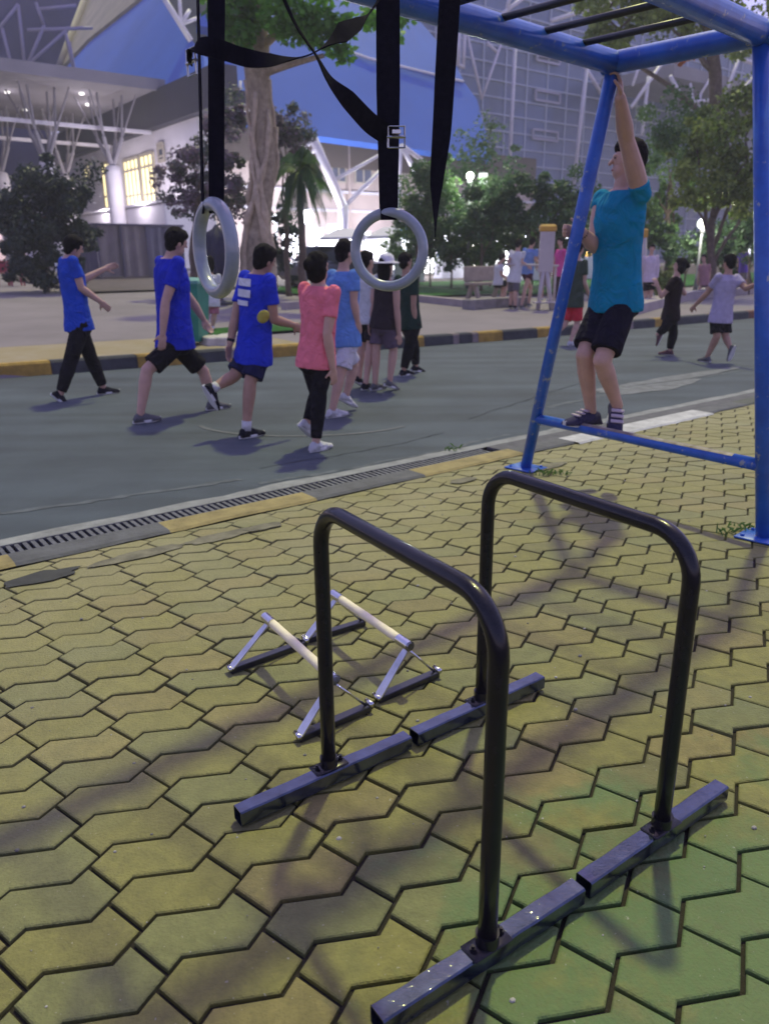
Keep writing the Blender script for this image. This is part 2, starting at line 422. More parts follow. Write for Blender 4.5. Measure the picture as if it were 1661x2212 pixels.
def paver_mat(m):
    nt = m.node_tree; N = nt.nodes; L = nt.links; b = N['Principled BSDF']
    tc = [n for n in N if n.type == 'TEX_COORD'][0]
    src = b.inputs['Base Color'].links[0].from_socket
    def nz(sc, lo, hi, a, bb, det=4):
        v = N.new('ShaderNodeTexNoise'); v.inputs['Scale'].default_value = sc; v.inputs['Detail'].default_value = det; v.inputs['Roughness'].default_value = .6
        L.new(tc.outputs['Object'], v.inputs['Vector'])
        r = N.new('ShaderNodeMapRange'); r.inputs[1].default_value = lo; r.inputs[2].default_value = hi; r.inputs[3].default_value = a; r.inputs[4].default_value = bb
        L.new(v.outputs['Fac'], r.inputs[0]); return r.outputs[0]
    def mix(fac, a, colr, bt='MIX'):
        x = N.new('ShaderNodeMix'); x.data_type = 'RGBA'; x.blend_type = bt
        L.new(fac, x.inputs[0]); L.new(a, x.inputs[6]); x.inputs[7].default_value = (*colr, 1); return x.outputs[2]
    # algae-green pavers: a stained area near the front with a broken edge
    ds = N.new('ShaderNodeVectorMath'); ds.operation = 'DISTANCE'; L.new(tc.outputs['Object'], ds.inputs[0]); ds.inputs[1].default_value = (.95, 1.1, 0)
    nn = nz(2.6, .3, .7, -.45, .45, 6)
    ad = N.new('ShaderNodeMath'); ad.operation = 'ADD'; L.new(ds.outputs['Value'], ad.inputs[0]); L.new(nn, ad.inputs[1])
    mr = N.new('ShaderNodeMapRange'); mr.inputs[1].default_value = .92; mr.inputs[2].default_value = .62; mr.inputs[3].default_value = 0; mr.inputs[4].default_value = .78
    L.new(ad.outputs[0], mr.inputs[0])
    o = mix(mr.outputs[0], src, (.085, .165, .055))
    o = mix(nz(1.3, .55, .68, 0, .5), o, (.15, .17, .075))       # greenish damp patches
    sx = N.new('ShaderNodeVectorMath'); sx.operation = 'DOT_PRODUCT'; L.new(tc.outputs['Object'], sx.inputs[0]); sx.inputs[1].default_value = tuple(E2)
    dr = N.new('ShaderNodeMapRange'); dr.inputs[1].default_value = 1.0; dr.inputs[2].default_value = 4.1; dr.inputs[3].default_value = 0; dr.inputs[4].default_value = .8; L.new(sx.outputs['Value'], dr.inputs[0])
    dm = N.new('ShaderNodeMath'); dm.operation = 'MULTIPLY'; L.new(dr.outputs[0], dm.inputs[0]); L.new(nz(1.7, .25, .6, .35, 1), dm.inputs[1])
    o = mix(dm.outputs[0], o, (.31, .285, .15))                   # lamp falloff painted in: paler towards the gutter, broken by noise
    o = mix(nz(9, .60, .74, 0, .35, 6), o, (.10, .085, .05))      # grime
    o = mix(nz(55, .45, .62, 0, .20, 5), o, (.12, .105, .04), 'MIX')
    o = mix(nz(70, .70, .74, 0, .5, 2), o, (.42, .40, .34))     # grit specks
    L.new(o, b.inputs['Base Color'])
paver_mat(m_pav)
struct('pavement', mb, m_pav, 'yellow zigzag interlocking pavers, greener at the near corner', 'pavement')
# cement smears where the pavers meet the edging
mb = MB()
for i, (x, y, a, b) in enumerate(((300, 1200, .26, .06), (480, 1160, .22, .06), (1180, 1010, .2, .06), (570, 1140, .12, .05), (1000, 1040, .12, .05))):
    blob(G(x, y), a, b, ea, .006 + .001 * i, seed=x * .1)
struct('cement_smear', mb, mk('smear_cement', (.17, .16, .11), .9, var=.35, scale=11, bump=.4), 'dull cement smears over the pavers next to the edging', 'cement')

mb = MB(); blob(G(95, 1247), .17, .075, ea, .0065, seed=3.3)
struct('oil_stain', mb, mk('oil_stain', (.03, .032, .03), .7, var=.4, scale=14), 'dark oily stain on the pavers by the grate', 'stain')
# kerb across the road, block by block
kb = [(-14, 'k'), (-10, 'y'), (-7, 'k'), (-4, 'y'), (-1.2, 'k'), (.8, 'y'), (3.0, 'k'), (4.2, 'y'), (4.95, 'k'), (5.6, 'p'), (6.1, 'y'), (7.2, 'k'), (9.1, 'y'), (9.35, 'k'), (10.0, 'p'), (10.15, 'k'), (10.45, 'p'), (10.6, 'y'), (11.2, 'k'), (12.1, 'y'), (12.75, 'k'), (14.1, 'p'), (15.2, 'k'), (16.0, 'y'), (16.7, 'k'), (18.3, 'o'), (18.9, 'k'), (20, 'r'), (23, 'k'), (25, 'y'), (27, 'k'), (60, 'y')]
mb = MB()
for i, (s0, c) in enumerate(kb):
    s1 = kb[i + 1][0] if i + 1 < len(kb) else s0 + 60
    n = max(2, int((s1 - s0) / .3)); q = [lerp(s0, s1 - .012, k / n) for k in range(n + 1)]
    zt = .19
    mb.grid([[ST(s, tkerb(s), -.03) for s in q], [ST(s, tkerb(s) + .02, zt - .03) for s in q], [ST(s, tkerb(s) + .045, zt) for s in q], [ST(s, tkerb(s) + .2, zt) for s in q], [ST(s, tkerb(s) + .21, .1) for s in q]], closed=False, cap=False, c=PAINT[c])
    mb.face([ST(q[-1], tkerb(q[-1]) + a, z) for a, z in ((0, -.03), (.2, -.03), (.2, zt), (.045, zt), (.02, zt - .03))], PAINT[c])
struct('kerb', mb, mk('kerb_paint', (.75, .75, .75), .75, var=.35, scale=5, hue=(1.05, 1.05, 1.05), attr='tone', bump=.5, bscale=30), 'raised kerb across the road painted yellow and black', 'kerb')
# yellowish pavers just behind that kerb on the near stretch
mb = MB(); q = [-40 + 1.0 * i for i in range(48)]
mb.grid([[ST(s, tkerb(s) + a, terr_st(s, tkerb(s) + a) + .006) for s in q] for a in (.21, .6, 1.2, 2.0)], closed=False, cap=False)
struct('sidewalk', mb, mk('sidewalk_paver', (.33, .26, .12), .8, var=.22, scale=2.5, hue=(.30, .25, .17), bump=.3, bscale=20), 'yellowish paving strip behind the painted kerb', 'sidewalk')

# ------------------------------------------------------------------ dip bars
m_blk = mk('black_powder_coat', (.010, .009, .013), .24, var=.3, scale=30, bump=.05, bscale=300, coat=.2, spec=.3)
def film_mat():
    m = mk('film_wrapped_steel', (.05, .065, .12), .2, metal=.8, var=.4, scale=18, coat=1.0)
    nt = m.node_tree; N = nt.nodes; L = nt.links; b = N['Principled BSDF']; b.inputs['Coat Roughness'].default_value = .07
    tc = [n for n in N if n.type == 'TEX_COORD'][0]
    mp = N.new('ShaderNodeMapping'); mp.inputs['Rotation'].default_value = (0, 0, .4); mp.inputs['Scale'].default_value = (1, 2.2, 1); L.new(tc.outputs['Object'], mp.inputs[0])
    n1 = N.new('ShaderNodeTexNoise'); n1.inputs['Scale'].default_value = 26; n1.inputs['Detail'].default_value = 2; n1.inputs['Distortion'].default_value = 1.6; L.new(mp.outputs[0], n1.inputs[0])
    bp = N.new('ShaderNodeBump'); bp.inputs['Strength'].default_value = .22; bp.inputs['Distance'].default_value = .006; L.new(n1.outputs['Fac'], bp.inputs['Height'])
    L.new(bp.outputs[0], b.inputs['Coat Normal']); 
    return m
m_film = film_mat()
m_chrome = mk('chrome', (.62, .62, .66), .16, 1.0, var=.06, scale=20)
m_bolt = mk('bolt_steel', (.45, .45, .47), .3, 1.0, var=.1)
def dip_bar(pa, pb, base_a, base_b, H, label):
    root = thing('dip_bar', label, 'dip bar', (pa + pb) / 2, 'pair of black dip bars on the pavers')
    d = (pb - pa).normalized(); rad = .115; r = .0215
    pts = [pa + UP * .05]
    z0 = H - rad
    pts += [pa + UP * (.05 + (z0 - .05) * k / 3) for k in (1, 2, 3)]
    for k in range(1, 9):
        a = R_(90 * k / 8); pts.append(pa + d * (rad * (1 - math.cos(a))) + UP * (z0 + rad * math.sin(a)))
    L_ = (pb - pa).length
    pts += [pa + d * (rad + (L_ - 2 * rad) * k / 3) + UP * H for k in (1, 2)]
    for k in range(0, 9):
        a = R_(90 * k / 8); pts.append(pb - d * (rad * (1 - math.sin(a))) + UP * (z0 + rad * math.cos(a)))
    pts += [pb + UP * (.05 + (z0 - .05) * k / 3) for k in (2, 1, 0)]
    mb = MB(); mb.tube(pts, r, 20); mb.build('bent_tube', m_blk, root, smooth=True)
    for p, (a, b) in ((pa, base_a), (pb, base_b)):
        u = (b - a).normalized(); v = UP.cross(u)
        mid = (a + b) / 2; hl = (b - a).length / 2
        # a hollow square tube, open at both ends
        mb = MB()
        w = .024; t = .003
        def ring(pos, ww, ch): 
            q = []
            for (x, y) in ((ww, ww - ch), (ww - ch, ww), (-ww + ch, ww), (-ww, ww - ch), (-ww, -ww + ch), (-ww + ch, -ww), (ww - ch, -ww), (ww, -ww + ch)):
                q.append(pos + v * x + UP * y)
            return q
        c0 = mid - u * hl + UP * (.005 + w); c1_ = mid + u * hl + UP * (.005 + w)
        nseg = 14
        rows = [ring(c0 + u * .06, w - t, .002), ring(c0, w - t, .002)] + [ring(lerp(c0, c1_, k / nseg) + UP * (.0006 * math.sin(k * 2.3)), w + .0006 * math.sin(k * 1.7 + p.x * 9), .004) for k in range(nseg + 1)] + [ring(c1_, w - t, .002), ring(c1_ - u * .06, w - t, .002)]
        mb.grid(rows, cap=True)
        fb = mb.build('base_tube', m_film, root, auto=40)
        mb = MB()
        mb.box(p + UP * .054, u * .055, v * .027, UP * .0035, bev=.003)
        mb.tube([p + UP * .056, p + UP * .085], .0265, 18)
        for sg in (-1, 1):
            mb.tube([p + u * (.041 * sg) + UP * .055, p + u * (.041 * sg) + UP * .066], .0075, 6)
            mb.tube([p + u * (.041 * sg) + UP * .066, p + u * (.041 * sg) + UP * .073], .004, 8)
        mb.build('foot_collar', m_blk, fb, auto=40)
V2 = lambda x, y: Vector((x, y, 0))
dip_bar(V2(-.172, 1.952), V2(.2165, 1.318), (V2(-.412, 1.765), V2(.066, 2.112)), (V2(-.024, 1.155), V2(.457, 1.488)), .866, 'black dip bar nearer the camera, with the greener pavers at its right foot')
dip_bar(V2(.326, 2.315), V2(.724, 1.683), (V2(.088, 2.128), V2(.557, 2.474)), (V2(.476, 1.505), V2(.957, 1.858)), .862, 'black dip bar farther from the camera, next to the blue frame')

# ------------------------------------------------------------------ small wooden push-up bars
m_birch = mk('pale_wood', (.88, .79, .55), .55, var=.12, scale=14, bump=.08, bscale=90)
m_plate = mk('steel_plate', (.62, .62, .64), .34, 1.0, var=.25, scale=12)
m_rubber = mk('black_bar', (.012, .012, .018), .3, var=.2, coat=.3)
def paral(f1a, f1b, f2a, f2b, H, label):
    root = thing('parallette', label, 'push-up bar', (f1a + f2b) / 2, 'pair of low wooden push-up bars')
    ma, mc = (f1a + f1b) / 2, (f2a + f2b) / 2
    A = ma + UP * H; B = mc + UP * H; d = (B - A).normalized()
    # wooden handle swelling slightly, one darker knot of wear
    mb = MB(); n = 14
    mb.tube([lerp(A, B, .095 + .81 * k / n) for k in range(n + 1)], [.0165 + .0015 * math.sin(k * 1.1) * (k % 3 == 0) for k in range(n + 1)], 16)
    mb.build('handle', m_birch, root, smooth=True)
    for (P, sg, fa, fb) in ((A, 1, f1a, f1b), (B, -1, f2a, f2b)):
        mb = MB(); mb.tube([P - d * (.012 * sg), P + d * (.058 * sg)], .0195, 18); mb.tube([P - d * (.0125 * sg), P - d * (.016 * sg)], .014, 18)
        cap_ = mb.build('end_cap', m_chrome, root, auto=40)
        u = (fb - fa).normalized(); foot = fa + UP * .016; top = P - UP * .018 + d * (.01 * sg)
        # broad flat plate leg, tapering up
        k = (top - foot).normalized(); wdir = d; nrm = k.cross(wdir).normalized()
        mb = MB(); rows = []
        for f, hw in ((0, .017), (.15, .019), (.85, .015), (1, .012)):
            p = lerp(foot, top, f); rows.append([p - wdir * hw - nrm * .0025, p + wdir * hw - nrm * .0025, p + wdir * hw + nrm * .0025, p - wdir * hw + nrm * .0025])
        mb.grid(rows); mb.build('leg', m_plate, root)
        mb = MB(); mb.tube([P - UP * .016, fb + UP * .022 - u * .012], .0045, 8); mb.build('strut', m_chrome, root, smooth=True)
        mb = MB(); mb.bar(fa + UP * .014, fb + UP * .014, .034, .024, bev=.004); bb = mb.build('base_bar', m_rubber, root)
        for q_, r_, h_ in ((fb, .009, .03), (fa, .008, .024)):
            mb = MB(); mb.tube([q_ + UP * h_ - d * .02, q_ + UP * h_ + d * .02], r_, 12); mb.build('hinge_pin', m_chrome, bb, smooth=True)
paral(V2(-.591, 2.592), V2(-.325, 2.809), V2(-.287, 2.152), V2(-.058, 2.333), .178, 'low push-up bar seen through the dip bar, its wooden handle crossing behind a black leg')
paral(V2(-.327, 2.833), V2(-.091, 2.993), V2(-.033, 2.38), V2(.192, 2.558), .178, 'low push-up bar whose wooden handle lies inside the dip bar opening')

# ------------------------------------------------------------------ blue monkey bar frame
def blue_mat():
    m = mk('blue_paint', (.018, .10, .50), .38, var=.22, scale=7, hue=(.024, .14, .58), bump=.12, bscale=40, coat=.15)
    nt = m.node_tree; N = nt.nodes; L = nt.links; b = N['Principled BSDF']
    tc = [n for n in N if n.type == 'TEX_COORD'][0]; src = b.inputs['Base Color'].links[0].from_socket
    v = N.new('ShaderNodeTexNoise'); v.inputs['Scale'].default_value = 11; v.inputs['Detail'].default_value = 7; v.inputs['Roughness'].default_value = .7; L.new(tc.outputs['Object'], v.inputs[0])
    r = N.new('ShaderNodeMapRange'); r.inputs[1].default_value = .60; r.inputs[2].default_value = .64; L.new(v.outputs['Fac'], r.inputs[0])
    x = N.new('ShaderNodeMix'); x.data_type = 'RGBA'; L.new(r.outputs[0], x.inputs[0]); L.new(src, x.inputs[6]); x.inputs[7].default_value = (.30, .33, .38, 1)
    L.new(x.outputs[2], b.inputs['Base Color']); return m
m_blue = blue_mat()
m_rung = mk('dark_rung', (.014, .015, .02), .4, var=.3, scale=10)
m_bare = mk('worn_bar_steel', (.22, .17, .13), .5, .2, var=.5, scale=16, hue=(.30, .27, .26))
TL, TR = Vector((1.267, 4.738, 2.5)), Vector((1.817, 4.193, 2.5))
PL, PR = Vector((1.057, 5.582, 0)), Vector((2.098, 4.020, 0))
RD = (G(900, 8, 2.5) - TL).normalized(); END = (TR - TL).normalized()
root = thing('monkey_bars', 'blue steel monkey bar frame with dark rungs, rings hung from it', 'monkey bars', (.2, 3, 0))
LEN = 5.9
TL2, TR2 = TL + RD * LEN, TR + RD * LEN
PL2, PR2 = Vector((TL2.x - .75, TL2.y + .15, 0)), Vector((TR2.x - .1, TR2.y - .75, 0))
for a, b in ((TL + UP * .0 - RD * .02, TL2), (TR - RD * .02, TR2)):
    mb = MB(); mb.tube([a, lerp(a, b, .5), b], .059, 20); mb.build('rail', m_blue, root, smooth=True)
for a, b in ((TL, TR), (TL2, TR2)):
    mb = MB(); mb.tube([a - END * .059, b + END * .059], .056, 20); mb.build('end_beam', m_blue, root, auto=40)
for a, b in ((PL, TL), (PR, TR), (PL2, TL2), (PR2, TR2)):
    mb = MB(); mb.tube([a + UP * .008, lerp(a, b, .5), b - UP * .03], .0395, 20); p = mb.build('post', m_blue, root, smooth=True)
    mb = MB(); mb.box(a + UP * .008, END * .12, RD * .1, UP * .006, bev=.003)
    for i in (-1, 1):
        for j in (-1, 1): mb.tube([a + END * (.085 * i) + RD * (.07 * j) + UP * .013, a + END * (.085 * i) + RD * (.07 * j) + UP * .026], .011, 6)
    mb.build('base_plate', m_blue, p, auto=40)
for (a, b), (c, d_) in (((PL, TL), (PR, TR)), ((PL2, TL2), (PR2, TR2))):
    A, B = lerp(a, b, .405 / 2.5), lerp(c, d_, .41 / 2.5)
    mb = MB(); mb.tube([A, B], .035, 18); lb = mb.build('step_bar', m_blue, root, smooth=True)
    dd = (B - A).normalized(); mb = MB(); sd = UP.cross(dd)
    q = [[lerp(A, B, .16 + .74 * k / 30) + (sd * math.sin(R_(a)) + UP * math.cos(R_(a))) * .0358 for k in range(31)] for a in (-48, -24, 0, 24, 48)]
    for row in (q[0], q[-1]):
        for k in range(31): row[k] = row[k] + dd * 0
    mb.grid(q, closed=False, cap=False); mb.build('worn_top', m_bare, lb, smooth=True)
k = .36
while k < LEN - .1:
    mb = MB(); mb.tube([TL + RD * k + UP * .03, TR + RD * k + UP * .03], .0165, 12); mb.build('rung', m_rung, root, smooth=True); k += .325

# ------------------------------------------------------------------ gym rings and their straps
m_ring = mk('ring_plastic', (.30, .34, .38), .27, var=.18, scale=12, coat=.4, bump=.04, bscale=120)
m_strap = mk('black_webbing', (.010, .009, .014), 1.0, spec=.12, var=.3, scale=60, bump=.4, bscale=500)
m_buck = mk('buckle_steel', (.55, .56, .55), .25, 1.0, var=.15)
def torus(mb, c, ax, ay, R, r, nu=56, nv=16):
    az = ax.cross(ay); rows = []
    for i in range(nu + 1):
        a = 2 * math.pi * i / nu; d = ax * math.cos(a) + ay * math.sin(a)
        rows.append([c + d * R + (d * math.cos(2 * math.pi * j / nv) + az * math.sin(2 * math.pi * j / nv)) * r for j in range(nv)])
    mb.grid(rows, cap=False)
def gym_ring(px, py, Y, yaw, tilt, label, Rr=.099, r=.0148):
    c = AT(px, py, Y); root = thing('gym_ring', label, 'gym ring', c, 'pair of hanging gym rings')
    ax = Vector((math.cos(yaw), math.sin(yaw), 0)); ay = (UP + Vector((-math.sin(yaw), math.cos(yaw), 0)) * 0).normalized()
    ay = (ay * math.cos(tilt) + ax * math.sin(tilt)).normalized(); ax = (ax - ay * ax.dot(ay)).normalized()
    mb = MB(); torus(mb, c, ax, ay, Rr, r); mb.build('ring', m_ring, root, smooth=True)
    return c, ax, ay
cr, axr, ayr = gym_ring(840, 540, 2.32, R_(-14), R_(0), 'grey gym ring facing the camera, hung on the widest strap')
cl, axl, ayl = gym_ring(465, 537, 1.94, R_(-56), R_(5), 'grey gym ring turned nearly edge on, in front of the blue shirts', r=.0165)
def railpt(p, z=2.5):  # nearest point of the near rail above p
    k = (Vector((p.x, p.y, 0)) - Vector((TR.x, TR.y, 0))).dot(RD); return TR + RD * k
def railx(x):  # the point of that rail at a given x
    return TR + RD * ((x - TR.x) / RD.x)
def straight(a, b, n=5): return [lerp(a, b, k / n) for k in range(n + 1)]
def smooth_pts(ctrl, n=10):
    out = []
    for i in range(len(ctrl) - 1):
        p0, p1, p2, p3 = ctrl[max(i - 1, 0)], ctrl[i], ctrl[i + 1], ctrl[min(i + 2, len(ctrl) - 1)]
        for k in range(n):
            t = k / n
            out.append(0.5 * ((2 * p1) + (p2 - p0) * t + (2 * p0 - 5 * p1 + 4 * p2 - p3) * t * t + (3 * p1 - p0 - 3 * p2 + p3) * t ** 3))
    out.append(ctrl[-1]); return out
def strap_obj(name, ctrl, widths, wdirs, parent, th=.0016):
    P = smooth_pts(ctrl, 10); m = len(P); W = []
    for i in range(m):
        f = i / (m - 1) * (len(ctrl) - 1); j = min(int(f), len(ctrl) - 2); q = f - j
        wd = lerp(wdirs[j], wdirs[j + 1], q).normalized(); W.append(wd * lerp(widths[j], widths[j + 1], q) / 2)
    mb = MB(); mb.ribbon(P, W, th); return mb.build(name, m_strap, parent, auto=50)
# strap of the ring that faces the camera
X = Vector((1, 0, 0)); VW = Vector((0, 1, 0))
root = thing('ring_strap', 'wide black webbing strap with a steel buckle carrying the front-facing ring', 'strap', cr + UP * .1, 'black webbing straps hung from the frame')
t_r = cr + ayr * .099
top = AT(842, -40, 2.30)
rp = railx(AT(840, -40, 2.3).x)
strap_obj('webbing', straight(t_r - UP * .018 + VW * .012, rp - UP * .05 + VW * .012) + [rp + UP * .056], [.050, .058, .066, .066, .064, .06, .05], [X, X, X, X, X, -RD, -RD], root)
strap_obj('webbing', straight(t_r - UP * .018 - VW * .012, rp - UP * .05 - VW * .03) + [rp + UP * .056 - X * .03], [.045, .052, .056, .058, .058, .06, .05], [X, X, X, X, X, -RD, -RD], root)
mb = MB(); b0 = AT(856, 296, 2.26)
def buckle(mb, b0, wx):
    wz = UP; ring_ = lambda a, b, s: [b0 + wx * (s * x) + wz * (.026 * y) for x, y in ((-a, -b), (a, -b), (a, b), (-a, b), (-a, -b))]
    mb.tube(ring_(.022, 1, 1), .003, 8); mb.tube([b0 - wx * .025, b0 + wx * .025], .004, 8); mb.box(b0 + UP * .012 - VW * .006, wx * .012, VW * .004, UP * .006, bev=.002)
buckle(mb, b0, X); mb.build('buckle', m_buck, root, auto=40)
strap_obj('loose_tail', [AT(838, 292, 2.27), AT(800, 266, 2.22), AT(752, 215, 2.12), AT(712, 172, 2.06), AT(682, 118, 2.0), AT(640, 55, 1.94), AT(604, -30, 1.88), AT(588, -120, 1.83)], [.052, .05, .046, .03, .014, .012, .016, .02], [Vector((.7, 0, .8)), Vector((.6, .1, .9)), Vector((.5, .3, .8)), Vector((.3, .8, .5)), Vector((.2, 1, .2)), Vector((.4, 1, .1)), Vector((.5, 1, 0)), X], root)
# strap of the ring turned edge on
root = thing('ring_strap', 'black webbing strap pair with a brass-lit buckle carrying the edge-on ring', 'strap', cl + UP * .1, 'black webbing straps hung from the frame')
t_l = cl + ayl * .099
wl = Vector((.96, -.28, 0))
rp = railx(AT(443, -60, 1.93).x)
strap_obj('webbing', straight(t_l - UP * .02 + X * .006, rp - UP * .05 + X * .006) + [rp + UP * .056], [.038, .040, .041, .041, .042, .045, .045], [wl, wl, wl, X, X, -RD, -RD], root)
wt = Vector((.35, -1, 0)).normalized()
strap_obj('webbing', straight(t_l - UP * .02 - X * .030 + VW * .02, rp - UP * .05 - X * .052 + VW * .03) + [rp + UP * .056 - X * .04], [.036] * 7, [wt, wt, wt, wt, wt, -RD, -RD], root)
mb = MB(); buckle(mb, AT(414, 134, 1.92), Vector((.6, -.8, 0))); mb.build('buckle', m_buck, root, auto=40)
strap_obj('loose_tail', [AT(412, 140, 1.93), AT(411, 112, 1.91), AT(432, 100, 1.88), AT(470, 105, 1.88), AT(530, 124, 1.83), AT(585, 130, 1.87), AT(650, 124, 1.92), AT(692, 106, 1.95), AT(740, 70, 2.0), AT(775, 50, 2.05), AT(803, 22, 2.1), AT(830, -20, 2.16)], [.03, .04, .042, .040, .036, .030, .012, .012, .046, .034, .012, .02], [VW, VW, Vector((0, .5, .8)), UP, UP, Vector((0, .4, .9)), Vector((0, 1, .2)), Vector((0, 1, .3)), Vector((-.4, .2, .8)), Vector((-.4, .4, .7)), VW, VW], root)
# free strap hanging near the far post
root = thing('loose_strap', 'black strap hanging free, tapering to a twisted end above the hedge', 'strap', AT(945, 500, 2.5), 'black webbing straps hung from the frame')
rp = railx(AT(992, -120, 2.55).x); p0 = AT(940, 512, 2.6)
q = straight(p0, rp - UP * .04, 6); q[1] = q[1] - X * .006
strap_obj('webbing', q + [rp + UP * .056], [.010, .046, .058, .062, .064, .064, .055, .05], [VW, Vector((.8, .5, 0)), X, X, X, X, -RD, -RD], root)

# ------------------------------------------------------------------ sports hall, canopy, glass block
m_bluep = mk('blue_roof_panel', (.032, .12, .50), .6, var=.08, scale=.25, hue=(.04, .14, .56), spec=.25)
m_white = mk('white_render', (.62, .58, .62), .8, var=.10, scale=.6)
m_beige = mk('beige_render', (.48, .38, .34), .8, var=.12, scale=.7)
m_dkclad = mk('dark_cladding', (.018, .014, .032), .6, var=.2, scale=1)
m_steelw = mk('white_steel', (.72, .68, .74), .45, var=.1, scale=2)
m_tan = mk('tan_soffit', (.30, .26, .18), .7, var=.25, scale=.5)
m_purp = mk('dusky_cladding', (.07, .065, .14), .6, var=.25, scale=.35)
m_conc = mk('canopy_concrete', (.25, .23, .26), .8, var=.12, scale=.5)
m_glassd = mk('curtain_glass', (.085, .13, .27), .3, var=.35, scale=.15, spec=.6)
m_mull = mk('mullion', (.45, .50, .62), .5, var=.1)
m_wlit = mk('lit_window', (.8, .7, .4), .6, emit=(1, .86, .42), estr=1.15, var=.1, scale=1.5)
m_wdark = mk('dim_window', (.08, .09, .14), .2, var=.3, scale=1)
m_frame = mk('window_frame', (.42, .37, .30), .6)
S0, T0 = 20.18, 44.0
def poly_slab(mb, pts, N, th, c=None):
    # planar outline given thickness on the far side
    b = [p - N * th for p in pts]
    mb.face(pts, c); mb.face(list(reversed(b)), c)
    for i in range(len(pts)):
        j = (i + 1) % len(pts); mb.face([pts[j], pts[i], b[i], b[j]], c)
hall = thing('sports_hall', 'big sports hall with blue sloping roof faces and a white side wall', 'sports hall', ST(S0 + 14, T0 + 8, 1.3))
# white side wall
mb = MB(); mb.box(ST(S0 + .3, 62, 5.0), E1 * .3, E2 * 19.5, UP * 4.0); wall_w = mb.build('side_wall', m_white, hall)
mb = MB(); mb.box(ST(S0 + .1, 60, 9.95), E1 * .6, E2 * 21, UP * .93); mb.box(ST(S0 + .8, 60, 9.5), E1 * .9, E2 * 21, UP * .3); mb.build('dark_eave', m_dkclad, hall)
def win_on_S(x0, x1, yt, yb, cols, m_p, lit=True, z=None):
    a, b = ONS(x0, (yt[0] + yb[0]) / 2, S0), ONS(x1, (yt[1] + yb[1]) / 2, S0)
    t0, t1 = sorted((st(a)[1], st(b)[1])); z0 = ONS(x1, yb[1], S0).z; z1 = ONS(x1, yt[1], S0).z
    mb = MB(); mb.box(ST(S0 - .02, (t0 + t1) / 2, (z0 + z1) / 2), E1 * .03, E2 * ((t1 - t0) / 2), UP * ((z1 - z0) / 2)); w_ = mb.build('window', m_p, hall)
    mb = MB(); fr = .09
    for k in range(cols + 1): mb.box(ST(S0 - .085, lerp(t0, t1, k / cols), (z0 + z1) / 2), E1 * .04, E2 * (fr if k in (0, cols) else .05), UP * ((z1 - z0) / 2 + .06))
    for z_, hh in ((z0, .09), (z0 + (z1 - z0) * .27, .05), (z0 + (z1 - z0) * .78, .07), (z1, .09)): mb.box(ST(S0 - .08, (t0 + t1) / 2, z_), E1 * .045, E2 * ((t1 - t0) / 2), UP * hh)
    mb.build('window_frame', m_frame, w_)
win_on_S(226, 254, (352, 345), (448, 448), 4, m_wlit)
win_on_S(274, 306, (345, 338), (449, 449), 4, m_wlit)
win_on_S(310, 337, (338, 328), (449, 449), 3, m_wlit)
win_on_S(345, 357, (312, 309), (350, 346), 1, m_wdark)
win_on_S(186, 193, (358, 356), (384, 384), 1, m_wlit)
mb = MB(); mb.box(ST(S0 - 1.3, 52, 2.9), E1 * .9, E2 * 9.3, UP * 1.75, bev=.1); mb.box(ST(S0 - 1.3, 52, 4.72), E1 * 1.0, E2 * 9.4, UP * .07); mb.build('terrace_wall', m_white, hall)
# left roof face, rising to the right from the dark eave
a_ = R_(52); NL = (-E1 * math.sin(a_) + UP * math.cos(a_)).normalized(); Pl = ONS(445, 188, S0 - .4)
mb = MB(); pts = [ONP(x, y, Pl, NL) for x, y in ((120, 262), (445, 189), (440, 120), (413, 85), (330, -60), (250, -110), (190, -60), (133, 146))]
poly_slab(mb, pts, NL, .5); mb.build('roof_face', m_bluep, hall)
mb = MB(); pts = [ONP(x, y, Pl + NL * .25, NL) for x, y in ((98, 200), (133, 146), (190, 85), (296, 0), (360, -55), (190, -60), (175, 0), (117, 156))]
poly_slab(mb, pts, NL, .3); mb.build('verge_soffit', m_tan, hall)
mb = MB(); q = [ONP(x, y, Pl + NL * .7, NL) for x, y in ((112, 165), (140, 90), (178, 0), (200, -50))]; mb.tube(q, .75, 10); mb.build('verge_rib', mk('rib_paint', (.33, .29, .25), .6), hall, smooth=True)
mb = MB(); pts = [ONT(x, y, T0 + 4.5) for x, y in ((300, -120), (413, 85), (445, 195), (470, 300), (540, 300), (540, -120))]
poly_slab(mb, pts, -E2, .5); mb.build('corner_panel', mk('olive_shade_panel', (.10, .11, .10), .7, var=.2, scale=.4), hall)
# centre roof faces
a_ = R_(58); NC = (-E2 * math.sin(a_) + UP * math.cos(a_)).normalized(); Pc = ONT(860, 318, T0)
mb = MB(); pts = [ONP(x, y, Pc, NC) for x, y in ((430, 237), (660, 290), (860, 317), (1062, 345), (1052, 300), (1030, 215), (1003, 178), (740, 112), (455, 62), (430, 120))]
pts = [pts[0]] + pts[1:]
poly_slab(mb, pts, NC, .5); mb.build('roof_face', m_bluep, hall)
a2 = R_(50); NU = (-E2 * math.sin(a2) + UP * math.cos(a2)).normalized(); Pu = ONP(740, 112, Pc, NC)
mb = MB(); pts = [ONP(x, y, Pu, NU) for x, y in ((430, 55), (740, 111), (1003, 177), (985, 142), (955, 101), (893, 29), (850, -40), (800, -90), (430, -90))]
poly_slab(mb, pts, NU, .5); mb.build('roof_face', m_bluep, hall)
mb = MB(); q = [ONP(x, y, Pu + NU * .12, NU) for x, y in ((735, 105), (800, 127), (1000, 176))]; mb.tube(q, .09, 8)
mb.build('roof_seam', m_steelw, hall, smooth=True)
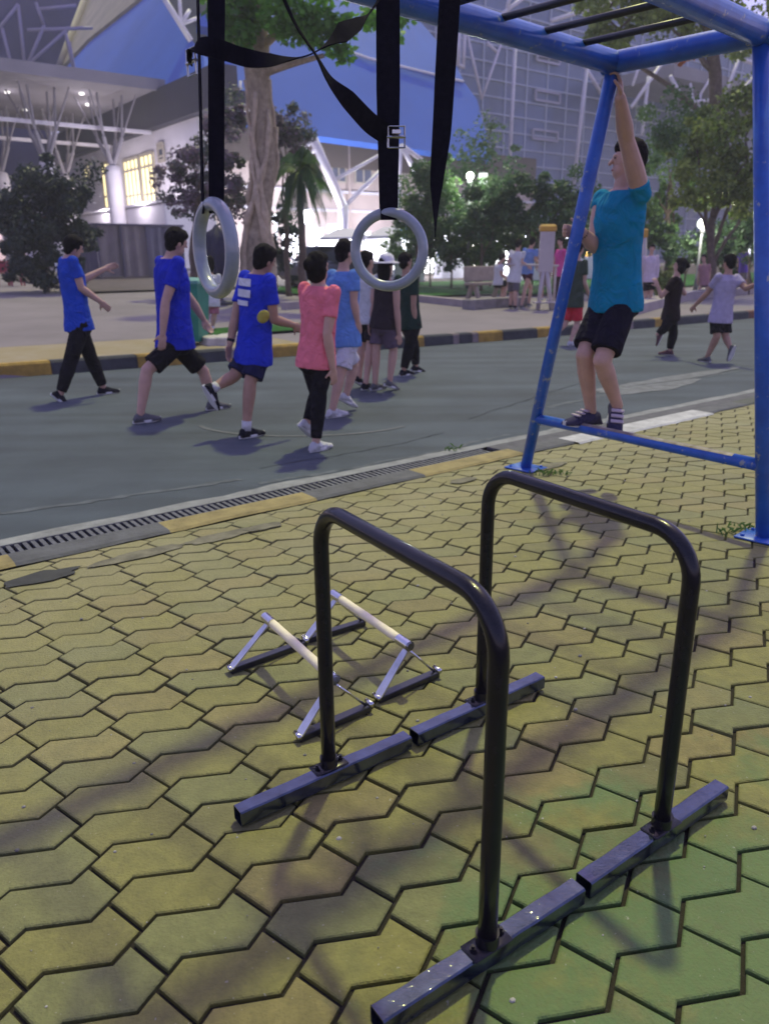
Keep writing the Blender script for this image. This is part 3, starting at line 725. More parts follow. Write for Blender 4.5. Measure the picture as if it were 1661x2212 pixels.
# lower front wall under the eave
TW = T0 + 2.6
mb = MB(); sA, sB = S0 + .9, st(ONT(1150, 420, TW))[0]
mb.box(ST((sA + sB) / 2, TW + .3, 4.3), E1 * ((sB - sA) / 2), E2 * .3, UP * 3.4); front = mb.build('front_wall', m_beige, hall)
mb = MB(); mb.box(ST((sA + sB) / 2, TW + .25, 8.4), E1 * ((sB - sA) / 2), E2 * .5, UP * .9); mb.build('dark_fascia', mk('brown_fascia', (.09, .065, .055), .7), hall)
def win_on_T(x0, x1, y0, y1, T, m_p, par, mul=2, name='window'):
    a, b = ONT(x0, y0, T), ONT(x1, y1, T); s0, s1 = st(a)[0], st(b)[0]; z1, z0 = a.z, b.z
    mb = MB(); mb.box(ST((s0 + s1) / 2, T - .02, (z0 + z1) / 2), E1 * ((s1 - s0) / 2), E2 * .03, UP * ((z1 - z0) / 2)); w_ = mb.build(name, m_p, par)
    mb = MB()
    for k in range(mul + 1): mb.box(ST(lerp(s0, s1, k / mul), T - .07, (z0 + z1) / 2), E1 * .05, E2 * .035, UP * ((z1 - z0) / 2 + .05))
    for z_ in (z0, z1): mb.box(ST((s0 + s1) / 2, T - .075, z_), E1 * ((s1 - s0) / 2), E2 * .03, UP * .05)
    mb.build('window_frame', m_steelw if name == 'shopfront' else m_frame, w_)
for x0, x1, y0, y1 in ((715, 746, 350, 394), (766, 802, 357, 397), (868, 879, 366, 396), (905, 935, 372, 402)): win_on_T(x0, x1, y0, y1, TW, m_wdark, hall)
for y in (416, 456):
    p = ONT(760, y, TW - .15); mb = MB(); mb.box(ST((sA + sB) / 2, TW - .1, p.z), E1 * ((sB - sA) / 2), E2 * .12, UP * .08); mb.build('ledge', m_white, hall)
p = ONT(755, 370, TW - .25); mb = MB(); mb.tube([p + UP * 3, p - UP * 4.5], .07, 8); mb.build('drain_pipe', m_beige, hall, smooth=True)
m_shop = mk('shop_glow', (.9, .9, .9), .5, emit=(.86, .9, 1), estr=5, var=.1)
for x0, x1, y0, y1 in ((606, 652, 492, 562), (662, 698, 492, 562), (706, 730, 486, 520), (760, 800, 500, 556), (865, 902, 492, 560), (925, 965, 492, 556)): win_on_T(x0, x1, y0, y1, TW, m_shop, hall, 2, 'shopfront')
# white steel raking legs in front of the wall
def strut_thing(name, label, segs, T, cat, group=None):
    P0 = ONT(segs[0][0], segs[0][1], T); root = thing(name, label, cat, (P0.x, P0.y, 1.2), group)
    for i, (x0, y0, x1, y1, wpx, nm, *d) in enumerate(segs):
        dT = d[0] if d else 0
        a, b = ONT(x0, y0, T), ONT(x1, y1, T + dT); wd = wpx * a.y / FX / 2
        mb = MB(); mb.tube([a, b], [wd, wd * .92], 10); mb.build(nm, m_steelw, root, smooth=True)
    return root
strut_thing('steel_support', 'white steel raking leg with two braces under the blue roof', [(742, 443, 742, 575, 20, 'base_post'), (742, 448, 676, 296, 19, 'leg'), (723, 389, 832, 328, 7, 'brace'), (742, 449, 838, 352, 9, 'brace'), (678, 298, 662, 318, 7, 'brace'), (683, 305, 676, 330, 6, 'brace')], T0 - 2, 'steel support', 'white raking steel supports of the hall')
strut_thing('steel_support', 'white steel support fanning out behind the strap of the front-facing ring', [(866, 312, 862, 410, 8, 'leg'), (867, 314, 897, 372, 10, 'leg'), (867, 314, 918, 350, 9, 'leg'), (860, 408, 858, 560, 12, 'base_post')], T0 - 2, 'steel support', 'white raking steel supports of the hall')
strut_thing('roof_truss', 'white tubular truss climbing the roof corner behind the narrow straps', [(513, 232, 478, 168, 9, 'chord'), (515, 232, 520, 175, 6, 'brace'), (478, 168, 455, 110, 8, 'chord'), (413, 88, 351, -10, 11, 'chord'), (392, 52, 410, 22, 8, 'brace'), (392, 52, 388, -5, 7, 'brace'), (392, 52, 430, 38, 7, 'brace'), (505, 236, 545, 225, 22, 'node')], T0 - 3.2, 'roof truss')

# entrance canopy on branching columns
TC = 46.52
can = thing('entrance_canopy', 'pale flat entrance canopy on branching white columns, left of the lit windows', 'canopy', ST(6, TC + 8, 1.2))
mb = MB(); mb.box(ST(-7, TC + 9, 11.0), E1 * 27.2, E2 * 9, UP * .16); mb.box(ST(-7, TC - .1, 11.08), E1 * 27.2, E2 * .12, UP * .3); mb.build('canopy_slab', m_conc, can)
mb = MB(); mb.box(ST(-7, TC + 2.0, 8.9), E1 * 27, E2 * .1, UP * .1); mb.box(ST(-7, TC + 9.0, 8.9), E1 * 27, E2 * .1, UP * .1)
mb.build('tie_beam', m_steelw, can)
for s_, t_ in ((13.8, TC + 2), (17.48, TC + 2), (9.8, TC + 2), (13.0, TC + 9.2), (9.3, TC + 9.2), (5.5, TC + 9.2), (16.9, TC + 9.2), (2.0, TC + 9.2), (5.6, TC + 2)):
    zb = terr_st(s_, t_); ztop = 7.0
    mb = MB(); mb.lathe(ST(s_, t_, 0), [(.42, zb - .2), (.46, zb + 1), (.46, ztop - .5), (.40, ztop - .1), (.2, ztop)], 14); c_ = mb.build('column', m_white, can, smooth=True)
    mb = MB()
    for k in range(4):
        a = R_(45 + 90 * k); d = E1 * math.cos(a) + E2 * math.sin(a); p0 = ST(s_, t_, ztop - .2); p1 = p0 + d * .75 + UP * 1.6; p2 = p1 + d * .25 + UP * 2.2
        mb.tube([p0, p1], .12, 7); mb.tube([p1, p2], .07, 6); mb.tube([p1, p1 + d * 1.1 + UP * 2.2], .05, 6)
    mb.build('branch_struts', m_conc, c_)
m_dot = mk('downlight_glow', (.9, .9, .9), .5, emit=(1, .95, .9), estr=1.0)
for s_, t_ in ((16.5, TC + 3), (13, TC + 5), (9, TC + 4), (17.8, TC + 6), (15.2, TC + 10), (11, TC + 11)):
    mb = MB(); mb.lathe(ST(s_, t_, 10.70), [(.05, 0), (.14, .02), (.16, .1), (.1, .12)], 10); mb.build('downlight', m_dot, can)
# dusky high block with truss work behind the canopy
blk = thing('truss_block', 'dusky block behind the canopy laced with thin white truss tubes', 'building', ST(0, TC + 24, 1.4))
mb = MB(); pts = [ONT(x, y, TC + 22.6) for x, y in ((-500, -350), (320, -390), (175, 0), (112, 165), (112, 420), (-500, 420))]
poly_slab(mb, pts, -E2, .6); mb.build('dusky_wall', m_purp, blk)
for (x0, y0, x1, y1) in ((15, 150, 28, 222), (40, 10, 55, 145), (78, 5, 96, 55), (85, 20, 165, 12), (10, 148, 150, 170), (55, 145, 150, 60), (140, 60, 160, 150), (150, 90, 170, 200), (28, 222, 60, 250), (60, 65, 200, 60), (0, 60, 40, 10), (96, 55, 60, 140), (5, 60, 30, 160)):
    a, b = ONT(x0, y0, TC + 21.5), ONT(x1, y1, TC + 21.5); mb = MB(); mb.tube([a, b], .13, 6); mb.build('truss_tube', mk('dusky_tube', (.34, .30, .40), .6), blk, smooth=True)

# glass curtain wall block
TG = 58
gb = thing('glass_block', 'tall dark glass curtain wall block with pale grid and white posts', 'building', ST(80, TG, 1.5))
s0, s1 = 46.0, 125.0
mb = MB(); mb.box(ST((s0 + s1) / 2, TG + .5, 14), E1 * ((s1 - s0) / 2), E2 * .5, UP * 15); mb.build('glass_wall', m_glassd, gb)
mb = MB(); sv = [s0 + 1.6 + 2.95 * i for i in range(27)]
for s_ in sv: mb.box(ST(s_, TG - .05, 14), E1 * .07, E2 * .08, UP * 14.5)
z_ = 3.4
while z_ < 29: mb.box(ST((s0 + s1) / 2, TG - .07, z_), E1 * ((s1 - s0) / 2), E2 * .07, UP * .06); z_ += 1.42
mb.build('mullion_grid', m_mull, gb)
for x0, x1, y0, y1 in ((1157, 1208, 194, 224), (1151, 1203, 279, 305), (1160, 1208, 118, 140)):
    a, b = ONT(x0, y0, TG - .25), ONT(x1, y1, TG - .25); mb = MB(); za, zb = a.z, b.z; sa, sb = st(a)[0], st(b)[0]
    for z_ in (za, zb): mb.box(ST((sa + sb) / 2, TG - .25, z_), E1 * ((sb - sa) / 2), E2 * .08, UP * .1)
    for s_ in (sa, sb): mb.box(ST(s_, TG - .25, (za + zb) / 2), E1 * .1, E2 * .08, UP * ((za - zb) / 2))
    mb.build('sash_frame', mk('sash', (.42, .40, .50), .5), gb)
for x0, y0, x1, y1, w_ in ((1114, 70, 1098, 400, 9), (1270, 120, 1238, 400, 10), (1006, 62, 1040, 212, 7), (1040, 214, 1083, 92, 6), (1262, 142, 1300, 205, 9), (1052, 92, 1072, 112, 8), (990, 60, 988, 140, 11), (1004, 60, 1000, 148, 9), (986, 138, 1002, 146, 9)):
    a, b = ONT(x0, y0, TG - 2.2), ONT(x1, y1, TG - 2.2); mb = MB(); mb.tube([a, b], w_ * a.y / FX / 2 * .8, 8); mb.build('white_post', m_steelw, gb, smooth=True)
# truss roof at the far end of that block
tr = thing('truss_roof', 'pinkish overhanging roof edge on white V struts beyond the right-hand post', 'truss roof', ST(66, 48, 1.3))
a, b = ONT(1450, 152, 49), ONT(1800, 95, 49)
sa, sb = st(a)[0], st(b)[0] + 10
mb = MB(); mb.box(ST((sa + sb) / 2, 53, a.z), E1 * ((sb - sa) / 2), E2 * 4.2, UP * .55); mb.build('roof_slab', m_conc, tr)
for x0, y0, x1, y1, w_ in ((1447, 165, 1500, 260, 9), (1535, 166, 1513, 202, 6), (1513, 202, 1503, 262, 6), (1606, 100, 1552, 235, 7), (1440, 120, 1363, 232, 8), (1400, 165, 1386, 292, 8), (1478, 222, 1600, 209, 7), (1640, 150, 1580, 218, 6), (1606, 130, 1640, 140, 9), (1384, 128, 1366, 185, 6), (1490, 180, 1502, 260, 6), (1150, -20, 1085, 30, 9), (1190, 45, 1320, 5, 9), (1150, 92, 1225, 92, 7), (1105, -30, 1095, 20, 9)):
    p, q = ONT(x0, y0, 48.6), ONT(x1, y1, 48.6); mb = MB(); mb.tube([p, q], w_ * p.y / FX / 2 * .85, 8); mb.build('strut', m_steelw, tr, smooth=True)

# ------------------------------------------------------------------ vegetation
def lawn():
    mb = MB(); front = [TE(x, y) for x, y in ((430, 712), (480, 706), (560, 690), (640, 672), (760, 655), (900, 641), (1000, 647), (1038, 640), (1100, 632), (1180, 630), (1290, 632), (1420, 630), (1560, 622), (1700, 615))]
    return front
m_grass = mk('lawn_grass', (.022, .105, .022), .95, var=.35, scale=3, hue=(.045, .15, .03), spec=.1, bump=.8, bscale=40)
m_soil = mk('bed_soil', (.075, .055, .05), .95, var=.35, scale=2.5, bump=.6, bscale=12)
def strip_st(name, sa, sb, ta, tb, dz, m, label, cat, n=26, kind='structure', wob=.15):
    mb = MB(); rows = []
    for j in range(7):
        r = []
        for i in range(n + 1):
            s = lerp(sa, sb, i / n); f = j / 6
            t0 = ta(s) if callable(ta) else ta; t1 = tb(s) if callable(tb) else tb
            t = lerp(t0, t1, f) + wob * noise2(s, j, .8) * (f in (0, 1))
            r.append(ST(s, t, terr_st(s, t) + dz))
        rows.append(r)
    mb.grid(rows, closed=False, cap=False); o = struct(name, mb, m, label, cat, smooth=True); return o
strip_st('lawn', 13.2, 19.4, lambda s: 19.2 - (s - 13.2) * .12, 25.5, .05, m_grass, 'green lawn behind the kerb between the sidewalk and the shrubs', 'lawn')
strip_st('planting_bed', 8, 70, 25.6, 37, .055, m_soil, 'dark soil bed below the shrubs', 'ground', n=60)
strip_st('lawn', 6.2, 9.6, 12.9, 14.0, .04, m_grass, 'small grass patch beside the green bin', 'lawn')
strip_st('lawn', 19.6, 62, lambda s: 17.6 + max(0, s - 24) * .12, 25.5, .05, m_grass, 'lawn behind the exercise machine and the runners', 'lawn', n=40)
# pale border kerbs of the lawn
m_stone = mk('border_stone', (.34, .29, .30), .8, var=.2, scale=3, bump=.3)
def border(name, pts, h, wd, m, label, cat='border'):
    mb = MB()
    for a, b in zip(pts, pts[1:]):
        d = (b - a).normalized(); mb.bar(a + UP * (h / 2 - .05) , b - d * .01 + UP * (h / 2 - .05), wd, h + .1, bev=.02)
    return tag(mb.build(name, m), label, cat)
border('lawn_border', [TE(x, y) for x, y in ((612, 668), (700, 662), (800, 652), (896, 650), (1003, 662))], .18, .2, m_stone, 'low pinkish stone border along the front of the lawn')
border('lawn_border', [TE(x, y) + UP * .12 for x, y in ((921, 594), (950, 596), (1036, 601))], .14, .3, mk('pale_beam', (.62, .60, .55), .7), 'pale beam lying along the back of the lawn by the bench')
border('stone_ledge', [TE(x, y) for x, y in ((1010, 668), (1060, 664), (1130, 660))], .24, .4, mk('ledge_stone', (.22, .2, .2), .85, var=.3, scale=4, bump=.4), 'grey stone ledge the seated figure rests feet by', 'ledge')
border('stone_ledge', [TE(x, y) for x, y in ((1310, 690), (1420, 660), (1480, 645), (1660, 630))], .22, .5, m_stone, 'pinkish stone ledge behind the runners', 'ledge')
border('white_curb', [TE(x, y) for x, y in ((447, 742), (470, 748), (500, 738), (560, 730))], .14, .3, mk('white_stone', (.5, .47, .45), .8, var=.2), 'white broken curb stones beside the grass patch', 'curb')

def leaf(mb, p, n, size, c, rnd):
    u, v = perp(n); a = rnd.uniform(0, 6.283); d = u * math.cos(a) + v * math.sin(a); e = n.cross(d)
    L_ = size * rnd.uniform(.7, 1.35); W_ = L_ * .42
    mb.face([p, p + d * (L_ * .5) + e * W_ - n * .1 * L_, p + d * L_ - n * .18 * L_, p + d * (L_ * .5) - e * W_ - n * .1 * L_], c)
def crown(mb, clumps, rnd, size, tone=(0, 1), shell=.55):
    for (c, r, n) in clumps:
        ct = rnd.uniform(tone[0], tone[1]); rz = r if not hasattr(r, '__len__') else None
        rx, ry, rzz = (r, r, r * .8) if rz is not None else r
        for _ in range(n):
            while True:
                q = Vector((rnd.uniform(-1, 1), rnd.uniform(-1, 1), rnd.uniform(-1, 1)))
                if q.length <= 1: break
            if rnd.random() < shell: q = q.normalized() * rnd.uniform(.7, 1.05)
            p = c + Vector((q.x * rx, q.y * ry, q.z * rzz))
            nn = (Vector((rnd.gauss(0, .6), rnd.gauss(0, .6), rnd.gauss(.5, .6))) + q * .6)
            if nn.length < .1: nn = UP
            k = min(1, max(0, ct + rnd.gauss(0, .22)))
            leaf(mb, p, nn.normalized(), size, (k, rnd.random(), 0), rnd)
def limb(mb, a, b, r0, r1, rnd, n=6, wob=.08):
    L_ = (b - a).length; pts = []
    for i in range(n + 1):
        f = i / n; w_ = wob * L_ * math.sin(f * math.pi)
        pts.append(lerp(a, b, f) + Vector((rnd.uniform(-1, 1), rnd.uniform(-1, 1), rnd.uniform(-.3, .3))) * w_ * .5)
    mb.tube(pts, [lerp(r0, r1, i / n) for i in range(n + 1)], 8); return pts
m_bark = mk('bark', (.13, .095, .075), .9, var=.4, scale=9, bump=.9, bscale=30)
m_bark_p = mk('pale_bark', (.34, .27, .19), .9, var=.4, scale=8, hue=(.46, .37, .26), bump=.9, bscale=25)
m_root = mk('root_bark', (.46, .36, .25), .85, var=.25, scale=6, hue=(.62, .50, .36), bump=.6, bscale=20)
LG = leafmat('leaf_dark', (.035, .085, .04), (.10, .19, .07))
LM = leafmat('leaf_mid', (.06, .14, .04), (.15, .27, .07))
LY = leafmat('leaf_yellow', (.10, .17, .03), (.27, .34, .07))
LB = leafmat('leaf_bright', (.06, .19, .02), (.14, .36, .04), .5)
LP = leafmat('leaf_purple', (.08, .12, .085), (.36, .25, .34))
LK = leafmat('leaf_dusk', (.018, .028, .03), (.04, .065, .05))
def pxclump(x, y, Y, rpx, n, flat=1.0, dy=0, rnd=random):
    c = AT(x, y, Y + dy); r = rpx * Y / FX * 1.0
    return (c, (r, r, r * flat), n)
def tree(name, label, cat, base, stem_px, Y, clumps, mat_l, size, r0, seed, group=None, tone=(.1, .9), lean=None, bark=None):
    rnd = random.Random(seed); root = thing(name, label, cat, base, group)
    mb = MB(); cl = [pxclump(x, y, Y, r, n, f, rnd.uniform(-.25, .25) * r * Y / FX * 2, rnd) for (x, y, r, n, f) in clumps]
    top = AT(stem_px[0], stem_px[1], Y)
    if r0 > 0:
        p = limb(mb, base - UP * .1, top, r0, r0 * .6, rnd, 7, .05)
        for c, r, n in cl:
            limb(mb, p[rnd.randint(3, 7)], c, r0 * .42, r0 * .1, rnd, 5, .12)
        mb.build('trunk', bark or m_bark, root, smooth=True)
    mb = MB(); sub = []
    n_up = 3.4; size *= .74
    for c, r, n in cl:
        n = int(n * n_up)   # split every mass into uneven sprays so the outline breaks up
        m = 12
        for k in range(m):
            q = Vector((rnd.gauss(0, .55), rnd.gauss(0, .55), rnd.gauss(0, .55)))
            f = rnd.choice((.22, .3, .4, .5, .75))
            sub.append((c + Vector((q.x * r[0], q.y * r[1], q.z * r[2])), (r[0] * f, r[1] * f, r[2] * f * .85), max(8, int(n / m * rnd.uniform(.5, 1.5)))))
    crown(mb, sub, rnd, size, tone, .25); mb.build('crown', mat_l, root)
    return root
# the strangler fig with ropes of roots round its trunk
def fig():
    rnd = random.Random(11); Y = 22.0; b = AT(560, 655, Y); b.z = terr(b) - .1
    root = thing('fig_tree', 'pale trunked fig tree wrapped in twisting roots, bright leaves lit from above', 'tree', b)
    mb = MB(); path = [b] + [AT(x, y, Y) for x, y in ((560, 545), (562, 470), (570, 400), (573, 330), (563, 240), (556, 160), (553, 100), (552, 20), (550, -80), (548, -200))]
    rad = [.46, .36, .30, .27, .28, .28, .32, .34, .27, .24, .20]
    mb.tube(smooth_pts(path, 5), [lerp(rad[min(int(i / 5), 10)], rad[min(int(i / 5) + 1, 10)], (i % 5) / 5) for i in range(len(path) * 5 - 4)], 16)
    mb.build('trunk', m_bark_p, root, smooth=True)
    P = smooth_pts(path[:7], 8)
    for k in range(11):
        mb = MB(); a0 = rnd.uniform(0, 6.28); tw = rnd.choice((-1, 1)) * rnd.uniform(.8, 2.4); pts = []
        i0, i1 = rnd.randint(0, 5), len(P) - 1 - rnd.randint(0, 20)
        for i in range(i0, i1, 2):
            f = i / len(P); a = a0 + tw * f * 2.2; r = .29 + .12 * (1 - f) + .03 * math.sin(i * .9 + k)
            pts.append(P[i] + Vector((math.cos(a) * r, math.sin(a) * r, 0)))
        mb.tube(pts, [lerp(.11, .045, i / len(pts)) * (1 + .25 * math.sin(i * 1.3 + k)) for i in range(len(pts))], 8)
        mb.build('aerial_root', m_root, root, smooth=True)
    for (x, y), (x2, y2) in (((556, 130), (505, -10)), ((556, 110), (640, 30)), ((560, 160), (700, 120)), ((553, 60), (610, -60)), ((554, 160), (490, 60))):
        mb = MB(); limb(mb, AT(x, y, Y), AT(x2, y2, Y - .6), .14, .05, rnd); mb.build('limb', m_bark_p, root, smooth=True)
    mb = MB(); cl = []
    for x, y, r, n in ((500, 20, 46, 420), (490, 65, 24, 200), (530, 70, 20, 110), (545, 40, 22, 130), (600, 40, 34, 260), (640, 30, 40, 320), (690, 45, 34, 260), (740, 60, 26, 150), (670, 80, 22, 110), (715, 100, 22, 110), (745, 118, 18, 90), (620, 75, 18, 70), (800, 40, 24, 110), (850, 70, 18, 60), (580, -40, 60, 400), (700, -40, 60, 400), (450, -60, 60, 350), (530, 100, 13, 40), (875, 45, 12, 30)):
        cl.append(pxclump(x, y, Y - .5, r, n, .8, rnd.uniform(-.5, .5)))
    crown(mb, cl, rnd, .17, (.3, .9)); mb.build('crown', LB, root)
fig()
# left bush, dusky
b = AT(95, 590, 26); b.z = terr(b)
tree('dark_bush', 'big dark rounded bush left of the lit windows', 'bush', b, (98, 470), 26, [(92, 445, 56, 1300, .9), (48, 455, 45, 900, 1), (138, 460, 42, 900, 1), (32, 510, 40, 700, 1), (98, 505, 60, 1200, .8), (160, 510, 34, 700, 1), (118, 402, 28, 500, 1), (66, 400, 32, 500, .9), (52, 570, 36, 600, .8), (102, 580, 40, 700, .7), (146, 570, 32, 600, .8)], LK, .15, .12, 21)
b = AT(415, 640, 24); b.z = terr(b)
tree('flowering_tree', 'purple tinged flowering tree between the narrow strap and the fig trunk', 'tree', b, (425, 420), 24, [(420, 330, 50, 560, 1), (375, 385, 36, 380, .9), (470, 300, 50, 600, 1.1), (445, 420, 60, 620, .8), (500, 370, 40, 460, 1.2), (395, 440, 32, 220, .7), (500, 450, 40, 360, .9), (480, 260, 30, 240, .8)], LP, .13, .13, 22, tone=(.0, .75))
b = AT(625, 640, 25); b.z = terr(b)
tree('flowering_tree', 'dark green tree with a purple top between the fig trunk and the palm', 'tree', b, (618, 420), 25, [(616, 300, 40, 600, 1.1), (600, 262, 26, 300, .9), (610, 350, 32, 300, .9), (640, 285, 24, 220, 1)], LP, .13, .10, 23, tone=(0, .6))
def palm():
    rnd = random.Random(5); Y = 23.6; b = AT(655, 640, Y); b.z = terr(b)
    root = thing('palm_tree', 'palm with drooping dark fronds in front of the white steel leg', 'palm', b)
    top = AT(648, 372, Y); mb = MB(); limb(mb, b - UP * .1, top, .13, .09, rnd, 8, .03); mb.build('trunk', m_bark, root, smooth=True)
    for k, (dx, dy) in enumerate(((56, 84), (38, 34), (-50, 74), (-64, 22), (20, 100), (-24, 106), (48, 2), (-32, -30), (10, -48), (66, 42), (-8, 118), (44, 112), (-46, 112), (28, -36))):
        p0 = top; p2 = AT(648 + dx, 372 + dy, Y + rnd.uniform(-.9, .5)); p1 = lerp(p0, p2, .5) + UP * (.55 + .1 * rnd.random())
        P = [(p0 * (1 - t) ** 2 + p1 * (2 * t * (1 - t)) + p2 * t * t) for t in [i / 16 for i in range(17)]]
        mb = MB(); mb.tube(P, [lerp(.03, .008, i / 16) for i in range(17)], 5)
        for i in range(2, 17):
            d = (P[i] - P[i - 1]).normalized(); sdir = d.cross(UP).normalized()
            for sg in (-1, 1):
                L_ = .62 * (1 - abs(i / 16 - .45)); e = P[i] + sdir * (sg * L_ * .55) + d * L_ * .5 - UP * L_ * .75
                wv = d * .040
                mb.face([P[i] - wv, P[i] + wv, lerp(P[i], e, .6) + wv * .8 + UP * .03, e, lerp(P[i], e, .6) - wv * .8 + UP * .03], (rnd.random() * .5, 0, 0))
        mb.build('frond', LM if k % 2 else LG, root)
palm()
# shrubs and trees on the right, each its own plant
plants = [
 ('shrub', 'mid green broad shrub left of the hanging strap end', 'shrub', 900, 590, 29, (905, 470), [(905, 430, 48, 800, .9), (880, 470, 34, 420, .8), (935, 390, 36, 520, 1), (950, 450, 40, 600, .9), (930, 500, 36, 420, .7)], LM, .15, .07, (.0, .6)),
 ('small_tree', 'small loose tree in front of the glass wall behind the hanging strap', 'tree', 1030, 600, 32, (1030, 400), [(1035, 310, 34, 90, 1), (1055, 350, 38, 160, .9), (1005, 365, 34, 150, .9), (1062, 270, 26, 50, .9), (1025, 405, 38, 260, .8)], LG, .16, .10, (.2, 1)),
 ('shrub', 'dense green shrub below the white globe lamp', 'shrub', 1040, 595, 28, (1045, 480), [(1040, 440, 50, 900, .8), (1000, 480, 40, 520, .7), (1085, 430, 44, 700, .9), (1065, 490, 40, 520, .7)], LG, .14, .06, (.2, 1)),
 ('shrub', 'dark shrub with pale blossoms behind the exercise machine', 'shrub', 1170, 600, 27.5, (1170, 480), [(1150, 430, 48, 800, .9), (1200, 450, 44, 700, .9), (1130, 480, 38, 420, .8), (1230, 420, 44, 600, .9), (1190, 500, 34, 360, .7), (1110, 395, 30, 300, .9)], LG, .14, .06, (.0, .8)),
 ('small_tree', 'leafy tree right behind the raised arm', 'tree', 1440, 610, 30, (1445, 400), [(1440, 330, 52, 700, 1), (1420, 420, 46, 600, .9), (1470, 270, 44, 480, 1), (1490, 380, 50, 600, .9), (1420, 490, 36, 360, .8)], LM, .16, .12, (.1, .9)),
 ('garden_tree', 'tall yellow-green tree with a bare brown trunk at the right post', 'tree', 1537, 608, 27, (1537, 470), [(1540, 320, 60, 800, 1), (1580, 250, 55, 600, 1), (1610, 350, 58, 800, 1), (1560, 400, 50, 620, .8), (1500, 440, 34, 260, .8), (1620, 430, 44, 480, .8), (1500, 300, 30, 240, .9), (1640, 230, 40, 320, .9)], LY, .17, .18, (.0, .9)),
 ('shrub', 'low light green shrub between the white jacket and the black-clad runner', 'shrub', 1420, 645, 24.5, (1425, 620), [(1420, 610, 20, 200, 1), (1440, 600, 18, 160, 1), (1430, 630, 20, 160, .8), (1410, 590, 12, 80, 1)], LY, .12, .03, (.2, .9)),
 ('shrub', 'grey green bush of pale leaves left of the bare brown trunk', 'shrub', 1480, 610, 29, (1480, 560), [(1470, 545, 30, 260, .8), (1500, 540, 26, 220, .9), (1450, 560, 20, 140, .8)], LG, .14, .04, (.3, 1)),
 ('shrub', 'dark shrub at the right edge beside the worn blue post', 'shrub', 1620, 600, 28, (1620, 560), [(1610, 510, 34, 360, .9), (1650, 540, 34, 360, .8), (1640, 480, 26, 200, .9)], LG, .15, .05, (.1, .8)),
 ('shrub', 'dark low shrub in front of the lit shopfronts beside the fig trunk', 'shrub', 620, 610, 27, (620, 540), [(605, 520, 26, 300, 1), (625, 500, 18, 150, 1), (600, 470, 18, 140, 1), (612, 560, 24, 220, .8)], LK, .13, .04, (.1, .9)),
]
for i, (nm, lab, cat, bx, by, Y, tp, cl, ml, sz, r0, tone) in enumerate(plants):
    b = AT(bx, by, Y); b.z = terr(b); tree(nm, lab, cat, b, tp, Y, cl, ml, sz, r0, 40 + i, tone=tone)
# pale blossoms on the dark shrub
# street tree leaning over the frame: leaves at the top right of the view
b = ST(17.5, 12.4, 0); b.z = terr(b)
tr_ = tree('street_tree', 'lit yellow-green overhanging tree above the monkey bar rungs', 'tree', ST(30, 16, terr_st(30, 16)), (1500, -260), ST(30, 16).y, [(1290, 20, 42, 260, .8), (1330, 70, 36, 200, .7), (1380, 15, 48, 320, .8), (1440, 50, 40, 240, .8), (1280, 85, 26, 110, .7), (1500, 20, 44, 260, .8), (1560, 70, 40, 220, .6), (1610, 90, 36, 200, .7), (1370, -80, 90, 600, .7), (1520, -90, 100, 700, .7), (1640, -40, 80, 400, .8)], LY, .24, .3, 77, tone=(.3, 1))
rnd = random.Random(9); mb = MB()
crown(mb, [pxclump(1478, 118, 27, 16, 45, .7), pxclump(1510, 100, 27, 14, 40, .8), pxclump(1460, 112, 27, 10, 20, .8)], rnd, .22, (.2, .9))
mb.build('dry_leaf_spray', leafmat('leaf_orange', (.30, .05, .01), (.45, .16, .02), .4), tr_)

# ------------------------------------------------------------------ people
m_skin = mk('skin', (.52, .32, .24), .55, var=.10, scale=9, hue=(.60, .36, .28), bump=.15, bscale=60)
m_skin2 = mk('skin_tan', (.40, .23, .16), .55, var=.10, scale=9, hue=(.47, .28, .20), bump=.15, bscale=60)
m_hair = mk('black_hair', (.010, .008, .008), .85, var=.3, scale=30, bump=.6, bscale=90, spec=.15)
m_eye = mk('eye_dark', (.02, .015, .012), .2); m_lip = mk('lip', (.33, .13, .11), .5)
m_sole = mk('white_sole', (.62, .62, .62), .7, var=.1)
CL = {}
def cloth(c, nm):
    if nm not in CL:
        m = CL[nm] = mk('cloth_' + nm, c, .9, var=.14, scale=9, bump=.9, bscale=8, spec=.15)
        for n_ in m.node_tree.nodes:
            if n_.type == 'BUMP': n_.inputs['Distance'].default_value = .045
            if n_.type == 'TEX_NOISE' and n_.inputs['Scale'].default_value == 8: n_.inputs['Distortion'].default_value = 1.4; n_.inputs['Detail'].default_value = 2.5
    return CL[nm]
TEX = {}
def cloud(nm, sz):
    if nm not in TEX:
        t = bpy.data.textures.new(nm, 'CLOUDS'); t.noise_scale = sz; t.noise_depth = 2; TEX[nm] = t
    return TEX[nm]
def finish(mb, name, mat_, parent, voxel, smooth_it=2, folds=None):
    o = mb.build(name, mat_, parent)
    m = o.modifiers.new('r', 'REMESH'); m.mode = 'VOXEL'; m.voxel_size = voxel; m.use_smooth_shade = True
    if smooth_it:
        s = o.modifiers.new('s', 'SMOOTH'); s.factor = .5; s.iterations = smooth_it
    if folds:
        d = o.modifiers.new('d', 'DISPLACE'); d.texture = cloud(folds[0], folds[1]); d.strength = folds[2]; d.mid_level = .5; d.texture_coords = 'GLOBAL'
    dg = bpy.context.evaluated_depsgraph_get(); me = bpy.data.meshes.new_from_object(o.evaluated_get(dg))
    o.modifiers.clear(); old = o.data; o.data = me; bpy.data.meshes.remove(old); me.shade_smooth(); me.name = name
    return o
